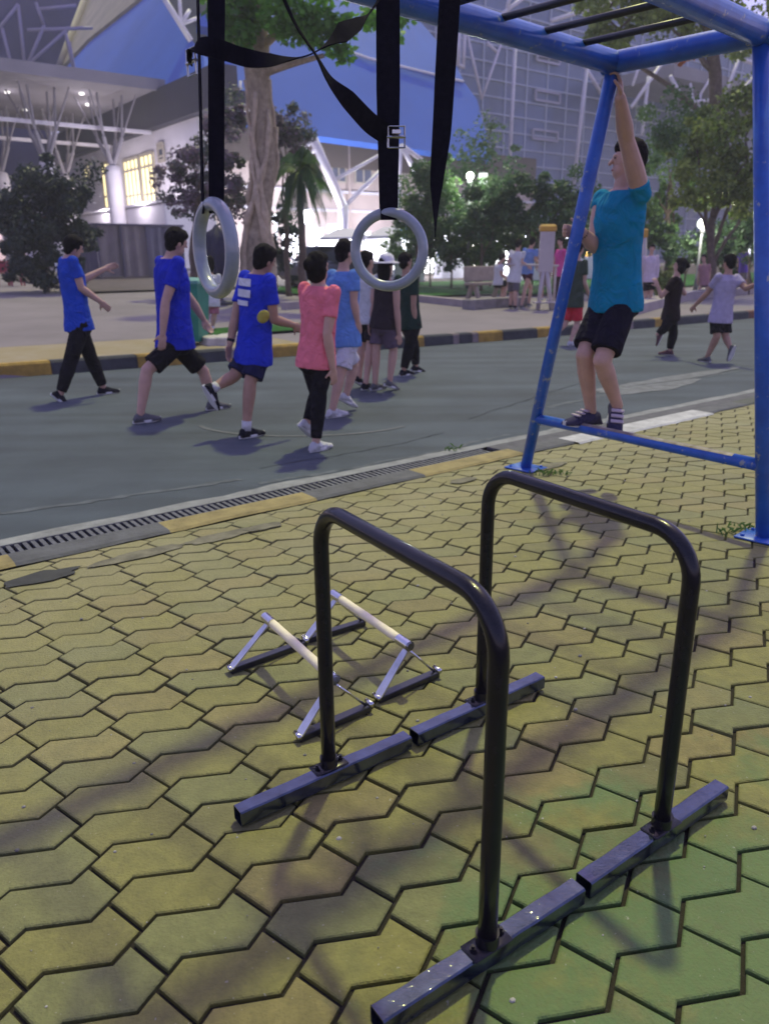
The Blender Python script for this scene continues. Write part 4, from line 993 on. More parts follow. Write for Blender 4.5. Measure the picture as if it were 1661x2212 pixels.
def hand(mb, W, d, n, sc, curl=.5, thumb=1):
    d = d.normalized(); n = (n - d * n.dot(d)).normalized(); l = d.cross(n)
    pc = W + d * .045 * sc
    mb.ell(pc, d * .052 * sc, l * .041 * sc, n * .017 * sc, 12, 8)
    for i, ln in enumerate((.9, 1.0, .95, .75)):
        p = W + d * .082 * sc + l * ((i - 1.5) * .0205 * sc * thumb); a = curl * .55; dd = d * math.cos(a) + n * math.sin(a); r = .0092
        for k, sl_ in enumerate((.042, .027, .021)):
            q = p + dd * sl_ * ln * sc; mb.cone(p, q, r * sc, r * .92 * sc, 8); p = q; r *= .92
            a += curl; dd = d * math.cos(a) + n * math.sin(a)
    p = W + d * .028 * sc - l * (.034 * sc * thumb); dd = (d * .75 - l * (.6 * thumb) + n * .35).normalized()
    q = p + dd * .04 * sc; mb.cone(p, q, .0125 * sc, .0105 * sc, 8); mb.cone(q, q + (dd * .8 + n * .5 + d * .3).normalized() * .03 * sc, .0105 * sc, .009 * sc, 8)

def person(label, base, az, neck, hip, head, arms, legs, sc=1.0, skin=None, hair='short', top=None, sleeve=.5, bottom=None, blen='short', shoes=None, socks=None, voxel=.0095, group='people exercising along the road', width=1.0, Y=None, grip=None, top_len=1.0, extra=None, handn=None, hat=None, shoe_k=1.0, head_az=None, arm_k=1.0):
    """arms / legs: dict side -> list of (px, py[, depth]); side 'L' or 'R' of the person"""
    f = Vector((math.cos(R_(az)), math.sin(R_(az)), 0)); rt = Vector((f.y, -f.x, 0))
    skin = skin or m_skin
    base = Vector(base); vd = Vector((base.x, base.y, 0)).normalized(); dist = Y if Y else base.y
    root = thing('person', label, 'person', base, group)
    pl = lambda x, y, dep=0: AT(x, y, dist + dep)
    NK, HP, HD = pl(*neck), pl(*hip), pl(*head)
    spine = (NK - HP).normalized()
    rt_s = (rt - spine * rt.dot(spine)).normalized(); fw = spine.cross(rt_s) * -1
    if fw.dot(f) < 0: fw = -fw
    SHW, HPW = .175 * sc * width, .088 * sc * width
    SH = {'L': NK - rt_s * SHW - spine * .045 * sc, 'R': NK + rt_s * SHW - spine * .045 * sc}
    HI = {'L': HP - rt_s * HPW, 'R': HP + rt_s * HPW}
    nrm_s = rt   # sagittal planes have the lateral axis as normal
    def sag(x, y, anchor, dep=None):
        if dep is not None: return pl(x, y, dep)
        v = ray(x, y); dn = v.dot(rt)
        if abs(dn) / v.length < .35: return AT(x, y, anchor.y)
        return CC + v * ((anchor - CC).dot(rt) / dn)
    body = MB()
    # torso loft
    def sec(p, w_, d_, k=0): return (p + fw * k, rt_s * w_ * sc * width, fw * d_ * sc * width)
    at_ = lambda k: lerp(HP, NK, k)
    tor = [sec(HP - spine * .10 * sc, .06, .06), sec(HP - spine * .06 * sc, .135, .105, -.01), sec(at_(.08), .160, .118, -.012), sec(at_(.3), .142, .105), sec(at_(.5), .145, .108, .005), sec(at_(.72), .165, .118, .008), sec(at_(.86), .168, .105), sec(at_(.95), .13, .080), sec(at_(1.0), .07, .062)]
    body.loft(tor, 18)
    for s_ in 'LR': body.ell(SH[s_], rt_s * .058 * sc, fw * .056 * sc, spine * .056 * sc)
    # neck and head
    hu = (HD - NK).normalized(); hu = (hu + UP * .8).normalized()
    body.cone(NK - spine * .03 * sc, lerp(NK, HD, .75), .058 * sc, .052 * sc, 12)
    hz_ = f if head_az is None else Vector((math.cos(R_(head_az)), math.sin(R_(head_az)), 0))
    hf = (hz_ - hu * hz_.dot(hu)).normalized(); hr = hf.cross(hu) * 1
    if hr.dot(Vector((hz_.y, -hz_.x, 0))) < 0: hr = -hr
    hs = sc * .98
    body.ell(HD + hu * .012 * hs - hf * .006 * hs, hr * .076 * hs, hf * .094 * hs, hu * .104 * hs, 18, 12)
    body.ell(HD + hf * .030 * hs - hu * .055 * hs, hr * .056 * hs, hf * .058 * hs, hu * .062 * hs, 14, 10)
    body.cone(HD + hf * .088 * hs + hu * .012 * hs, HD + hf * .106 * hs - hu * .022 * hs, .008 * hs, .0135 * hs, 8)
    body.ell(HD + hf * .080 * hs + hu * .026 * hs, hr * .050 * hs, hf * .014 * hs, hu * .010 * hs, 10, 6)
    for sg in (-1, 1): body.ell(HD + hr * (.077 * sg * hs) - hf * .006 * hs - hu * .01 * hs, hr * .010 * hs, hf * .020 * hs, hu * .031 * hs, 10, 6)
    AR, LG_ = {}, {}
    for s_, spec in arms.items():
        el, wr = [q if isinstance(q, Vector) else sag(*q[:2], SH[s_], q[2] if len(q) > 2 else None) for q in spec[:2]]
        AR[s_] = (SH[s_], el, wr)
        ak = sc * arm_k; body.cone(SH[s_], lerp(SH[s_], el, .45), .050 * ak, .051 * ak, 12); body.cone(lerp(SH[s_], el, .45), el, .051 * ak, .040 * ak, 12); body.cone(el, lerp(el, wr, .3), .041 * ak, .044 * ak, 12); body.cone(lerp(el, wr, .3), wr, .044 * ak, .028 * ak, 12)
        if grip and s_ in grip:
            hd, hn, cu, th = grip[s_]; hand(body, wr, hd, hn, sc, cu, th)
        else:
            d = (wr - el).normalized(); hand(body, wr - d * .005, d + UP * -.15, (-rt if s_ == 'R' else rt) * .8 + f * .25, sc, .42, 1 if s_ == 'R' else -1)
    gnd = lambda p: terr(p) if st(p)[1] > 10.3 else 0
    for s_, spec in legs.items():
        kn = sag(*spec[0][:2], HI[s_], spec[0][2] if len(spec[0]) > 2 else None); an = sag(*spec[1][:2], HI[s_], spec[1][2] if len(spec[1]) > 2 else None)
        pit = spec[2] if len(spec) > 2 else 0
        if pit == 0 and an.z < gnd(an) + .35 and not (len(spec) > 3 and spec[3] == 'free'): an.z = gnd(an) + .088 * sc
        LG_[s_] = (HI[s_], kn, an, pit)
        body.cone(HI[s_], kn, .084 * sc, .056 * sc, 14); body.cone(kn, lerp(kn, an, .28), .055 * sc, .058 * sc, 14); body.cone(lerp(kn, an, .28), lerp(kn, an, .75), .058 * sc, .042 * sc, 14); body.cone(lerp(kn, an, .75), an, .042 * sc, .036 * sc, 14)
        body.ell(kn + f * .012 * sc, rt * .045 * sc, f * .05 * sc, UP * .05 * sc)
    bo = finish(body, 'body', skin, root, voxel, 2)
    # hair, eyes, mouth
    mb = MB()
    if hair:
        if hair == 'bald_side': mb.ell(HD + hu * .02 * hs - hf * .03 * hs, hr * .081 * hs, hf * .080 * hs, hu * .085 * hs, 18, 12)
        else:
            mb.ell(HD + hu * .030 * hs - hf * .022 * hs, hr * .088 * hs, hf * .099 * hs, hu * .109 * hs, 18, 12)
            mb.ell(HD + hu * .075 * hs + hf * .03 * hs, hr * .072 * hs, hf * .066 * hs, hu * .05 * hs, 14, 8)
            mb.ell(HD - hu * .03 * hs - hf * .052 * hs, hr * .07 * hs, hf * .052 * hs, hu * .07 * hs, 14, 8)
        if hair == 'bob':
            mb.ell(HD - hu * .025 * hs - hf * .03 * hs, hr * .098 * hs, hf * .085 * hs, hu * .115 * hs, 16, 10)
            mb.ell(HD + hu * .02 * hs - hf * .115 * hs, hr * .05 * hs, hf * .05 * hs, hu * .055 * hs, 12, 8)
        if hair == 'long':
            mb.ell(HD - hu * .06 * hs - hf * .045 * hs, hr * .10 * hs, hf * .075 * hs, hu * .17 * hs, 16, 10)
        ho = finish(mb, 'hair', m_hair, root, max(voxel, .009), 1, ('tufts', .035, .016))
    for sg in (-1, 1):
        mb = MB(); mb.ell(HD + hr * (.030 * sg * hs) + hf * .084 * hs + hu * .010 * hs, hr * .011 * hs, hf * .007 * hs, hu * .005 * hs, 8, 6); mb.build('eye', m_eye, root, smooth=True)
    mb = MB(); mb.ell(HD + hf * .083 * hs - hu * .058 * hs, hr * .024 * hs, hf * .009 * hs, hu * .008 * hs, 10, 6); mb.build('mouth', m_lip, root, smooth=True)
    cz = max(voxel, .010)
    # top
    if top:
        nm, c = top; mb = MB(); k = .020 * sc
        secs = []
        for (f_, w_, d_, kk) in ((-.10 * top_len, .184, .150, -.008), (.0, .182, .146, -.006), (.12, .172, .134, -.003), (.3, .158, .122, 0), (.5, .158, .122, .005), (.72, .172, .126, .008), (.86, .170, .112, 0), (.95, .128, .084, 0), (.985, .088, .072, 0)):
            w2 = 1 + .02 * math.sin(f_ * 9 + len(label)); secs.append(sec(at_(f_), (w_ + .012) * w2, (d_ + .012) / w2, kk))
        mb.loft(secs, 20)
        for s_, (a, b, c_) in AR.items():
            mb.ell(a, rt_s * .062 * sc, fw * .064 * sc, spine * .062 * sc)
            if sleeve > 0:
                e = lerp(a, b, min(sleeve / .5 * .62, 1)); dd = (b - a).normalized()
                mb.cone(a, lerp(a, e, .6), .061 * sc, .060 * sc, 14); mb.cone(lerp(a, e, .35), e, .061 * sc, .066 * sc, 14, flat=True)
                if sleeve > .9: mb.cone(b, c_, .058 * sc, .045 * sc, 12, flat=True); mb.ell(b, rt * .058 * sc, f * .058 * sc, UP * .058 * sc)
        to = finish(mb, 'shirt', cloth(c, nm), root, cz, 2, ('folds', .12, .011))
    if bottom:
        nm, c = bottom; mb = MB()
        secs = [sec(HP - spine * .13 * sc, .10, .09), sec(HP - spine * .08 * sc, .168, .130, -.01), sec(at_(-.02), .172, .130, -.012), sec(at_(.10), .160, .118, -.008), sec(at_(.14), .148, .11)]
        mb.loft(secs, 20)
        for s_, (h_, kn, an, pit) in LG_.items():
            if blen == 'short': e = lerp(h_, kn, .84); mb.cone(h_, e, .090 * sc, .100 * sc, 16, flat=True); mb.ell(h_, rt_s * .092 * sc, fw * .100 * sc, spine * .1 * sc)
            elif blen == 'mini': e = lerp(h_, kn, .42); mb.cone(h_, e, .104 * sc, .100 * sc, 16, flat=True); mb.ell(h_, rt_s * .092 * sc, fw * .100 * sc, spine * .1 * sc)
            else:
                kk = .012 * sc if blen == 'tight' else .020 * sc
                mb.cone(h_, kn, .088 * sc + kk, .058 * sc + kk, 16); mb.cone(kn, lerp(kn, an, .3), .058 * sc + kk, .060 * sc + kk, 14); mb.cone(lerp(kn, an, .3), lerp(kn, an, .93), .060 * sc + kk, .038 * sc + kk, 14, flat=True)
        finish(mb, 'leggings' if blen == 'tight' else ('trousers' if blen == 'long' else 'shorts'), cloth(c, nm), root, cz, 2, ('folds', .12, .009))
    if shoes:
        nm, c = shoes
        for s_, (h_, kn, an, pit) in LG_.items():
            fd = f * math.cos(R_(pit)) - UP * math.sin(R_(pit)); sh = (an - kn).normalized()
            fu = rt.cross(fd) * 1
            if fu.z < 0 and pit < 95: fu = -fu
            if spec_foot := (legs[s_][4] if len(legs[s_]) > 4 else None):
                fd = spec_foot[0].normalized(); fu = (spec_foot[1] - fd * spec_foot[1].dot(fd)).normalized()
            fr = fd.cross(fu)
            sc0 = sc; sc = sc0 * shoe_k
            o_ = an - fu * .086 * sc   # sole plane under the ankle
            mb = MB()
            prof = [(-.075, .030, .030, .045), (-.055, .037, .085, .050), (0, .038, .105, .058), (.05, .042, .088, .05), (.10, .047, .066, .042), (.15, .045, .050, .034), (.185, .030, .038, .026)]
            rows = []
            for x, w_, h, _ in prof:
                p = o_ + fd * x * sc
                rows.append([p + fr * (w_ * sc * math.cos(a)) + fu * (.012 * sc + max(0, math.sin(a)) ** .8 * (h - .012) * sc if math.sin(a) > 0 else .012 * sc) for a in [2 * math.pi * i / 14 for i in range(14)]])
            mb.grid(rows); so_ = mb.build('shoe', cloth(c, 'shoe_' + nm), root, smooth=True)
            mb = MB(); rows = []
            for hgt in (.0, .006, .024, .027):
                r = []
                for i in range(20):
                    a = 2 * math.pi * i / 20; x = .055 + .138 * math.cos(a); w_ = (.046 if math.cos(a) > 0 else .040) * math.sin(a) * (1 if hgt in (.006, .024) else .93)
                    r.append(o_ + fd * x * sc + fr * w_ * sc + fu * (hgt + (.012 * max(0, math.cos(a)) ** 3)) * sc)
                rows.append(r)
            mb.grid(rows); mb.build('sole', m_sole, so_, auto=50)
            if shoe_k > 1:
                for kx in (.045, .075, .105):
                    mb = MB(); mb.box(o_ + fd * kx * sc + fu * (.112 - .42 * kx) * sc, fd * .011 * sc, fr * .036 * sc, fu * .006, bev=.003); mb.build('lace', cloth((.5, .42, .48), 'lace'), so_)
            sc = sc0
            if socks:
                mb = MB(); mb.cone(an - fu * .02 * sc, lerp(an, kn, .16), .043 * sc, .045 * sc, 12, flat=True); mb.build('sock', cloth(socks[1], socks[0]), root, smooth=True)
    if hat:
        nm, c = hat; mb = MB(); pf = [(.005, .145), (.05, .14), (.085, .115), (.1, .07), (.104, .045), (.165, .028), (.17, .02), (.108, .03), (.098, .045)]
        u_, w_ = hr, hf
        mb.grid([[HD + hu * (h + .015) * hs + (u_ * math.cos(2 * math.pi * k / 20) + w_ * math.sin(2 * math.pi * k / 20)) * r * hs for k in range(20)] for r, h in pf], cap=True); mb.build('hat', cloth(c, nm), root, smooth=True)
    if extra: extra(root, dict(NK=NK, HP=HP, HD=HD, SH=SH, AR=AR, f=f, rt=rt, spine=spine, at=at_, sc=sc, fw=fw, rt_s=rt_s, width=width, hf=hf, hu=hu, hr=hr, hs=hs))
    return root

def back_print(rows):
    def fn(root, k):
        mb = MB()
        for (f0, f1, w0, w1) in rows:
            q = []
            for fz in (f0, f1):
                r = []
                for i in range(9):
                    x = lerp(w0, w1, i / 8); wv = .182 * k['sc'] * k['width']; dv = .139 * k['sc'] * k['width']
                    a = math.asin(max(-1, min(1, x / .185)))
                    r.append(k['at'](fz) + k['rt_s'] * (wv * math.sin(a)) - k['fw'] * (dv * math.cos(a) + .004))
                q.append(r)
            mb.grid(q, closed=False, cap=False)
        mb.build('back_print', cloth((.72, .72, .78), 'print'), root, smooth=True)
    return fn
BLUE = ('royal_blue', (.020, .035, .46)); BLUE2 = ('mid_blue', (.022, .075, .48)); BLACK = ('black', (.012, .011, .014)); NAVY = ('navy', (.016, .018, .06)); WHITE = ('white', (.66, .64, .68))
SKY_ = ('sky_blue', (.14, .28, .62)); PINK = ('coral_pink', (.80, .20, .25)); GREY = ('grey', (.12, .11, .12)); PGREY = ('plum_grey', (.13, .095, .13))
DKSHOE = ('dark', (.018, .018, .026)); WSHOE = ('white', (.55, .55, .57)); GSHOE = ('grey', (.12, .12, .13))

person('man in mid blue tee with white back print and long black trousers, striding', G(178, 858), 37, (147, 556), (172, 700), (160, 534), {'R': [(176, 622), (218, 652)], 'L': [(178, 606), (228, 580)]}, {'L': [(197, 772), (224, 841), 0], 'R': [(152, 784), (132, 850), 48]}, 1.0, top=BLUE2, bottom=BLACK, blen='long', shoes=DKSHOE, extra=back_print([(.88, .93, -.16, .02), (.80, .85, -.16, .0), (.70, .74, -.16, .0)]))
person('heavy man in plain royal blue tee and black shorts with a long stride', G(385, 898), 37, (366, 556), (380, 735), (382, 523), {'R': [(358, 652), (352, 722)], 'L': [(415, 650), (440, 690)]}, {'R': [(318, 800), (302, 874), 0], 'L': [(440, 803), (460, 866), 0]}, 1.05, top=BLUE, bottom=BLACK, shoes=GSHOE, width=1.12, extra=None)
def pouch(root, k):
    mb = MB(); p = k['AR']['R'][1] + k['f'] * .02 - k['rt'] * .01
    c = AT(569, 684, 6.62); mb.ell(c, Vector((.05, .02, 0)), Vector((-.015, .025, 0)), UP * .055 + Vector((.01, 0, 0)), 14, 8); mb.build('yellow_pouch', cloth((.40, .36, .08), 'pouch'), root, smooth=True)
    mb = MB(); w = k['AR']['L'][2]; d = (k['AR']['L'][2] - k['AR']['L'][1]).normalized(); mb.cone(w - d * .03, w - d * .055, .034, .036, 12, flat=True); mb.build('wrist_band', cloth((.02, .02, .03), 'band'), root)
    back_print([(.84, .93, -.13, .09), (.71, .80, -.13, .09), (.61, .67, -.12, .07)])(root, k)
person('man in royal blue tee with three white back bands, navy shorts and black shoes', G(542, 936), 44, (556, 590), (549, 768), (572, 561), {'L': [(508, 690), (497, 745)], 'R': [(592, 690), (634, 702)]}, {'R': [(541, 824), (531, 906), 0], 'L': [(507, 812), (462, 838), 62]}, 1.0, top=('blue_banded', (.022, .045, .52)), bottom=NAVY, shoes=DKSHOE, socks=('white', (.6, .6, .62)), hair='short', skin=m_skin2, extra=pouch)
person('woman in coral pink tee and black leggings with a dark bun', G(688, 966), 50, (690, 615), (684, 778), (688, 577), {'R': [(707, 720), (719, 797)], 'L': [(668, 705), (672, 770)]}, {'R': [(690, 846), (682, 931), 0], 'L': [(686, 850), (664, 912), 40]}, .93, top=PINK, bottom=BLACK, blen='tight', shoes=WSHOE, hair='bob')
person('man in pale blue tee with white shorts over black leggings', G(735, 893), 40, (741, 584), (746, 733), (746, 546), {'R': [(764, 650), (772, 694)], 'L': [(716, 650), (730, 690)]}, {'R': [(736, 806), (718, 873), 0], 'L': [(764, 792), (748, 852), 30]}, .98, top=SKY_, bottom=('white_short', (.6, .58, .64)), shoes=WSHOE, hair='short')
person('woman in white sun hat, dark vest and grey shorts with one bare leg forward', G(828, 843), 42, (835, 603), (828, 700), (835, 575), {'R': [(857, 668), (862, 722)], 'L': [(806, 660), (800, 700)]}, {'L': [(813, 752), (810, 832), 0], 'R': [(850, 757), (842, 822), 20]}, .93, top=('dark_vest', (.035, .025, .03)), sleeve=0, bottom=PGREY, shoes=GSHOE, hair='long', hat=('white_hat', (.75, .72, .75)))
person('person in loose white tee and black shorts partly behind the front-facing ring', G(794, 838), 42, (795, 594), (797, 690), (793, 564), {'R': [(806, 640), (812, 680)], 'L': [(768, 628), (764, 650)]}, {'R': [(800, 745), (790, 822), 0], 'L': [(780, 748), (776, 815), 30]}, .93, top=WHITE, bottom=('black_s', (.014, .012, .016)), shoes=DKSHOE)
person('person in dark green top and black trousers just right of the sun hat', G(886, 808), 38, (877, 594), (886, 700), (876, 566), {'R': [(893, 660), (897, 706)], 'L': [(868, 650), (872, 690)]}, {'R': [(884, 748), (872, 800), 0], 'L': [(894, 744), (898, 790), 10]}, .95, top=('dark_green', (.018, .04, .032)), bottom=BLACK, blen='long', shoes=DKSHOE, hair='short', skin=m_skin2)
person('small figure in white top and pink shorts behind the left ring', TE(455, 714), 100, (454, 592), (456, 652), (454, 566), {'R': [(472, 622), (474, 648)], 'L': [(438, 622), (436, 648)]}, {'R': [(463, 682), (460, 707), 0], 'L': [(447, 682), (444, 708), 0]}, .9, top=WHITE, top_len=1.6, bottom=('rose', (.42, .16, .22)), shoes=WSHOE, hair='long', group='people in the park')
P_ = 'people in the park'
person('person in white tee and grey shorts leaning on the machine bar', TE(1109, 667), 60, (1118, 542), (1110, 604), (1120, 527), {'R': [(1124, 565), (1140, 574)], 'L': [(1098, 566), (1104, 590)]}, {'R': [(1112, 634), (1112, 660), 0], 'L': [(1104, 634), (1102, 660), 0]}, .97, top=WHITE, bottom=GREY, shoes=DKSHOE, group=P_)
person('person in light blue tee and maroon shorts leaning towards the machine', TE(1128, 664), 55, (1146, 537), (1138, 588), (1150, 522), {'R': [(1156, 562), (1170, 572)], 'L': [(1130, 560), (1142, 574)]}, {'R': [(1134, 624), (1126, 656), 0], 'L': [(1146, 622), (1142, 654), 0]}, .95, top=('light_blue', (.17, .27, .60)), bottom=('maroon', (.07, .02, .045)), blen='mini', shoes=GSHOE, group=P_)
person('seated person in white shirt beside the stone bench', TE(1080, 655), 20, (1078, 571), (1076, 612), (1085, 557), {'R': [(1082, 592), (1092, 600)], 'L': [(1070, 592), (1080, 604)]}, {'R': [(1094, 612), (1088, 643), 0], 'L': [(1088, 608), (1082, 643), 0]}, .95, top=WHITE, bottom=BLACK, shoes=WSHOE, group=P_)
person('person in bright pink top behind the machine posts', TE(1208, 655), 200, (1211, 539), (1208, 592), (1210, 522), {'R': [(1198, 562), (1196, 580)], 'L': [(1224, 562), (1222, 584)]}, {'R': [(1204, 622), (1202, 652), 0], 'L': [(1214, 622), (1214, 652), 0]}, .95, top=('hot_pink', (.62, .08, .30)), bottom=('dark_plum', (.06, .03, .05)), blen='long', shoes=DKSHOE, group=P_)
person('pale clad person working out on the machine itself', TE(1178, 650), 240, (1178, 537), (1177, 592), (1178, 521), {'R': [(1164, 560), (1160, 574)], 'L': [(1192, 560), (1196, 574)]}, {'R': [(1170, 622), (1170, 650), 0], 'L': [(1184, 622), (1184, 650), 0]}, .94, top=('sand', (.40, .30, .27)), bottom=('sand_short', (.33, .26, .25)), shoes=WSHOE, hair='short', group=P_)
person('person in open white jacket and black shorts in white shoes behind the teal shirt', TE(1392, 661), 250, (1405, 552), (1402, 604), (1408, 537), {'R': [(1392, 576), (1394, 600)], 'L': [(1420, 576), (1418, 600)]}, {'R': [(1396, 632), (1390, 655), 0], 'L': [(1406, 630), (1402, 652), 0]}, .95, top=('lilac_white', (.62, .52, .62)), sleeve=1, bottom=BLACK, shoes=WSHOE, group=P_)
person('runner in black top and black trousers with bent elbows and one foot kicked back', G(1450, 768), 160, (1460, 598), (1447, 683), (1468, 574), {'L': [(1428, 640), (1420, 618)], 'R': [(1478, 634), (1464, 620)]}, {'R': [(1454, 718), (1446, 754), 0], 'L': [(1436, 708), (1420, 722), 70]}, .93, top=('black_brown', (.02, .012, .014)), sleeve=.5, bottom=BLACK, blen='long', shoes=('rose_d', (.12, .06, .07)), hair='bob', skin=m_skin, extra=None)
person('runner in pale lilac tee and black shorts seen from behind', G(1540, 783), 110, (1572, 592), (1555, 688), (1574, 567), {'L': [(1528, 632), (1500, 660)], 'R': [(1610, 624), (1636, 612)]}, {'L': [(1548, 726), (1527, 770), 0], 'R': [(1566, 726), (1576, 752), 70]}, .95, top=('pale_lilac', (.40, .36, .50)), bottom=BLACK, shoes=GSHOE, hair='short', skin=m_skin2)
person('seated person in dusty pink beside the bare brown trunk', TE(1524, 640), 215, (1521, 571), (1520, 612), (1519, 557), {'R': [(1508, 592), (1506, 606)], 'L': [(1532, 592), (1530, 608)]}, {'R': [(1512, 614), (1510, 634), 0], 'L': [(1526, 616), (1526, 636), 0]}, .95, top=('dusty_pink', (.42, .22, .24)), bottom=PGREY, shoes=DKSHOE, group=P_)
person('person in violet top at the right edge of the park', TE(1604, 628), 220, (1605, 545), (1604, 585), (1604, 533), {'R': [(1594, 562), (1592, 578)], 'L': [(1616, 562), (1616, 578)]}, {'R': [(1600, 606), (1598, 624), 0], 'L': [(1609, 606), (1610, 624), 0]}, .9, top=('violet', (.16, .09, .48)), bottom=('grey_s', (.25, .22, .26)), shoes=DKSHOE, group=P_)
person('runner in red shorts mostly hidden behind the leaning blue post', G(1218, 745), 40, (1246, 562), (1240, 655), (1252, 536), {'R': [(1262, 610), (1272, 640)], 'L': [(1240, 612), (1246, 640)]}, {'R': [(1246, 700), (1232, 736), 0], 'L': [(1220, 700), (1190, 728), 40]}, .95, top=('dull_green', (.05, .07, .05)), bottom=('red', (.55, .03, .05)), shoes=WSHOE)
# a few tiny figures by the stalls
for i, (x, yh, Y, lab, c) in enumerate(((622, 548, 40, 'tiny figure in pale pink by the lit shopfront', ('rose_p', (.5, .3, .34))), (640, 550, 41, 'tiny figure in white sitting by the lit shopfront', WHITE), (672, 548, 40, 'tiny figure in lilac standing by the shopfront door', ('lil', (.4, .34, .5))), (704, 547, 41.5, 'tiny figure in bright blue at the end of the shopfronts', ('brt_blue', (.03, .13, .6))))):
    b = AT(x, 575, Y); b.z = terr(b); s_ = FX / Y
    person(lab, b, 200 + 40 * i, (x, yh + 7), (x, yh + 26), (x, yh), {'R': [(x - 8, yh + 18), (x - 8, yh + 28)], 'L': [(x + 8, yh + 18), (x + 8, yh + 28)]}, {'R': [(x - 3, yh + 44), (x - 3, yh + 60), 0], 'L': [(x + 4, yh + 44), (x + 4, yh + 60), 0]}, .9, top=c, bottom=GREY, shoes=DKSHOE, voxel=.018, group='tiny figures by the stalls')

# the man on the blue frame
fz = Vector((math.cos(R_(215)), math.sin(R_(215)), 0))
def man_extra(root, k):
    w, e = k['AR']['R'][2], k['AR']['R'][1]; d = (w - e).normalized()
    mb = MB(); mb.cone(w - d * .02, w - d * .06, .034, .037, 14, flat=True); mb.build('wrist_band', cloth((.012, .012, .015), 'bandk'), root)
toeL = (AT(1190, 902, 5.10) - AT(1285, 898, 5.24)).normalized()
p0 = AT(1250, 905, 5.2)
PT_ = lerp(PL, TL, .975); PG_ = lerp(PL, TL, .665)
person('man in teal tee standing on the low bar, one arm up on the frame', (p0.x, p0.y, .4), 205, (1342, 408), (1327, 650), (1355, 348), {'L': [(1352, 300, -.30), PT_ + Vector((.052, -.035, -.115))], 'R': [(1284, 532, .02), PG_ + Vector((.038, .062, -.015))]},
       {'R': [(1262, 768, -.12), (1276, 889, .0), 4, 'free', (toeL, UP)], 'L': [(1300, 780, -.24), (1333, 876, -.10), 60, 'free', (Vector((-.15, -.75, -.62)), Vector((0, -.5, .6)))]},
       1.0, Y=5.17, top=('teal', (.010, .22, .36)), sleeve=.16, bottom=('black_d', (.014, .012, .022)), shoes=('navy_lilac', (.05, .045, .09)), shoe_k=1.13, head_az=172, arm_k=1.12, hair='short', voxel=.0065, width=1.0, group='people exercising along the road', extra=man_extra, skin=m_skin,
       grip={'L': (Vector((-.08, 0, 1)), Vector((-1, .25, 0)), .75, -1), 'R': (Vector((-1, .0, .06)), Vector((0, -1, 0)), .95, -1)})

# ------------------------------------------------------------------ park and street things
# hedge-like masses low behind the lawn, each plant its own
low = [(890, 515, 44, LM), (930, 520, 44, LG), (975, 515, 48, LG), (1015, 512, 46, LM), (1060, 515, 48, LG), (1105, 515, 46, LG), (1150, 510, 48, LK), (1195, 512, 46, LG), (1240, 505, 50, LG), (1285, 500, 48, LM), (1380, 500, 44, LG), (1560, 520, 40, LG), (1590, 570, 26, LM)]
look = ['mid green', 'deep green', 'deep green', 'mid green', 'deep green', 'deep green', 'very dark', 'deep green', 'deep green', 'mid green', 'deep green', 'deep green', 'mid green']
where = ['between the front-facing ring and the hanging strap end', 'under the tip of the hanging strap', 'behind the bare soil bed left of the bench', 'below the globe lamp', 'behind the seated white shirt', 'behind the white tee at the machine', 'behind the light blue tee', 'behind the machine panel', 'behind the hand on the post', 'left of the teal shirt', 'right of the teal shirt', 'behind the dusty pink figure', 'behind the violet top']
for i, ((x, y, r, ml), lk, wh) in enumerate(zip(low, look, where)):
    Y = 31.5 - (i % 3) * 1.1; b = AT(x, 590, Y); b.z = terr(b)
    tree('low_shrub', lk + ' low shrub ' + wh, 'shrub', b, (x, y + 10), Y, [(x, y, r, 330, .8), (x - r * .5, y + 24, r * .8, 240, .8), (x + r * .5, y + 26, r * .8, 240, .8), (x + 4, y - r * .6, r * .6, 140, .9)], ml, .15, .04, 100 + i, tone=(.0, .8), group='low shrubs behind the lawn')

# green wheelie bin
b = TE(414, 744); root = thing('wheelie_bin', 'green wheelie bin on the kerb behind the heavy man in royal blue', 'bin', b)
m_bin = mk('bin_green', (.012, .20, .14), .5, var=.15, scale=4)
d, n_ = E1, E2
mb = MB(); mb.loft([(b + UP * z, d * a * 1.35, n_ * a * 1.35) for z, a in ((.06, .22), (.1, .23), (.55, .265), (.93, .295), (.93, .31), (.97, .31))], 4); mb.build('body', m_bin, root, auto=30)
mb = MB(); mb.loft([(b + UP * z, d * a * 1.35, n_ * a * 1.35) for z, a in ((.975, .32), (1.02, .315), (1.06, .22), (1.07, .05))], 4); lid_ = mb.build('lid', mk('bin_lid', (.10, .30, .25), .5), root, auto=30)
mb = MB(); mb.tube([b + d * .25 + n_ * .36 + UP * .98, b - d * .25 + n_ * .36 + UP * .98], .018, 8); mb.build('handle', m_bin, lid_)
for sg in (-1, 1):
    mb = MB(); mb.tube([b + d * (.24 * sg) + n_ * .26 + UP * .09, b + d * (.29 * sg) + n_ * .26 + UP * .09], .09, 16); mb.build('wheel', m_rubber, root, auto=40)

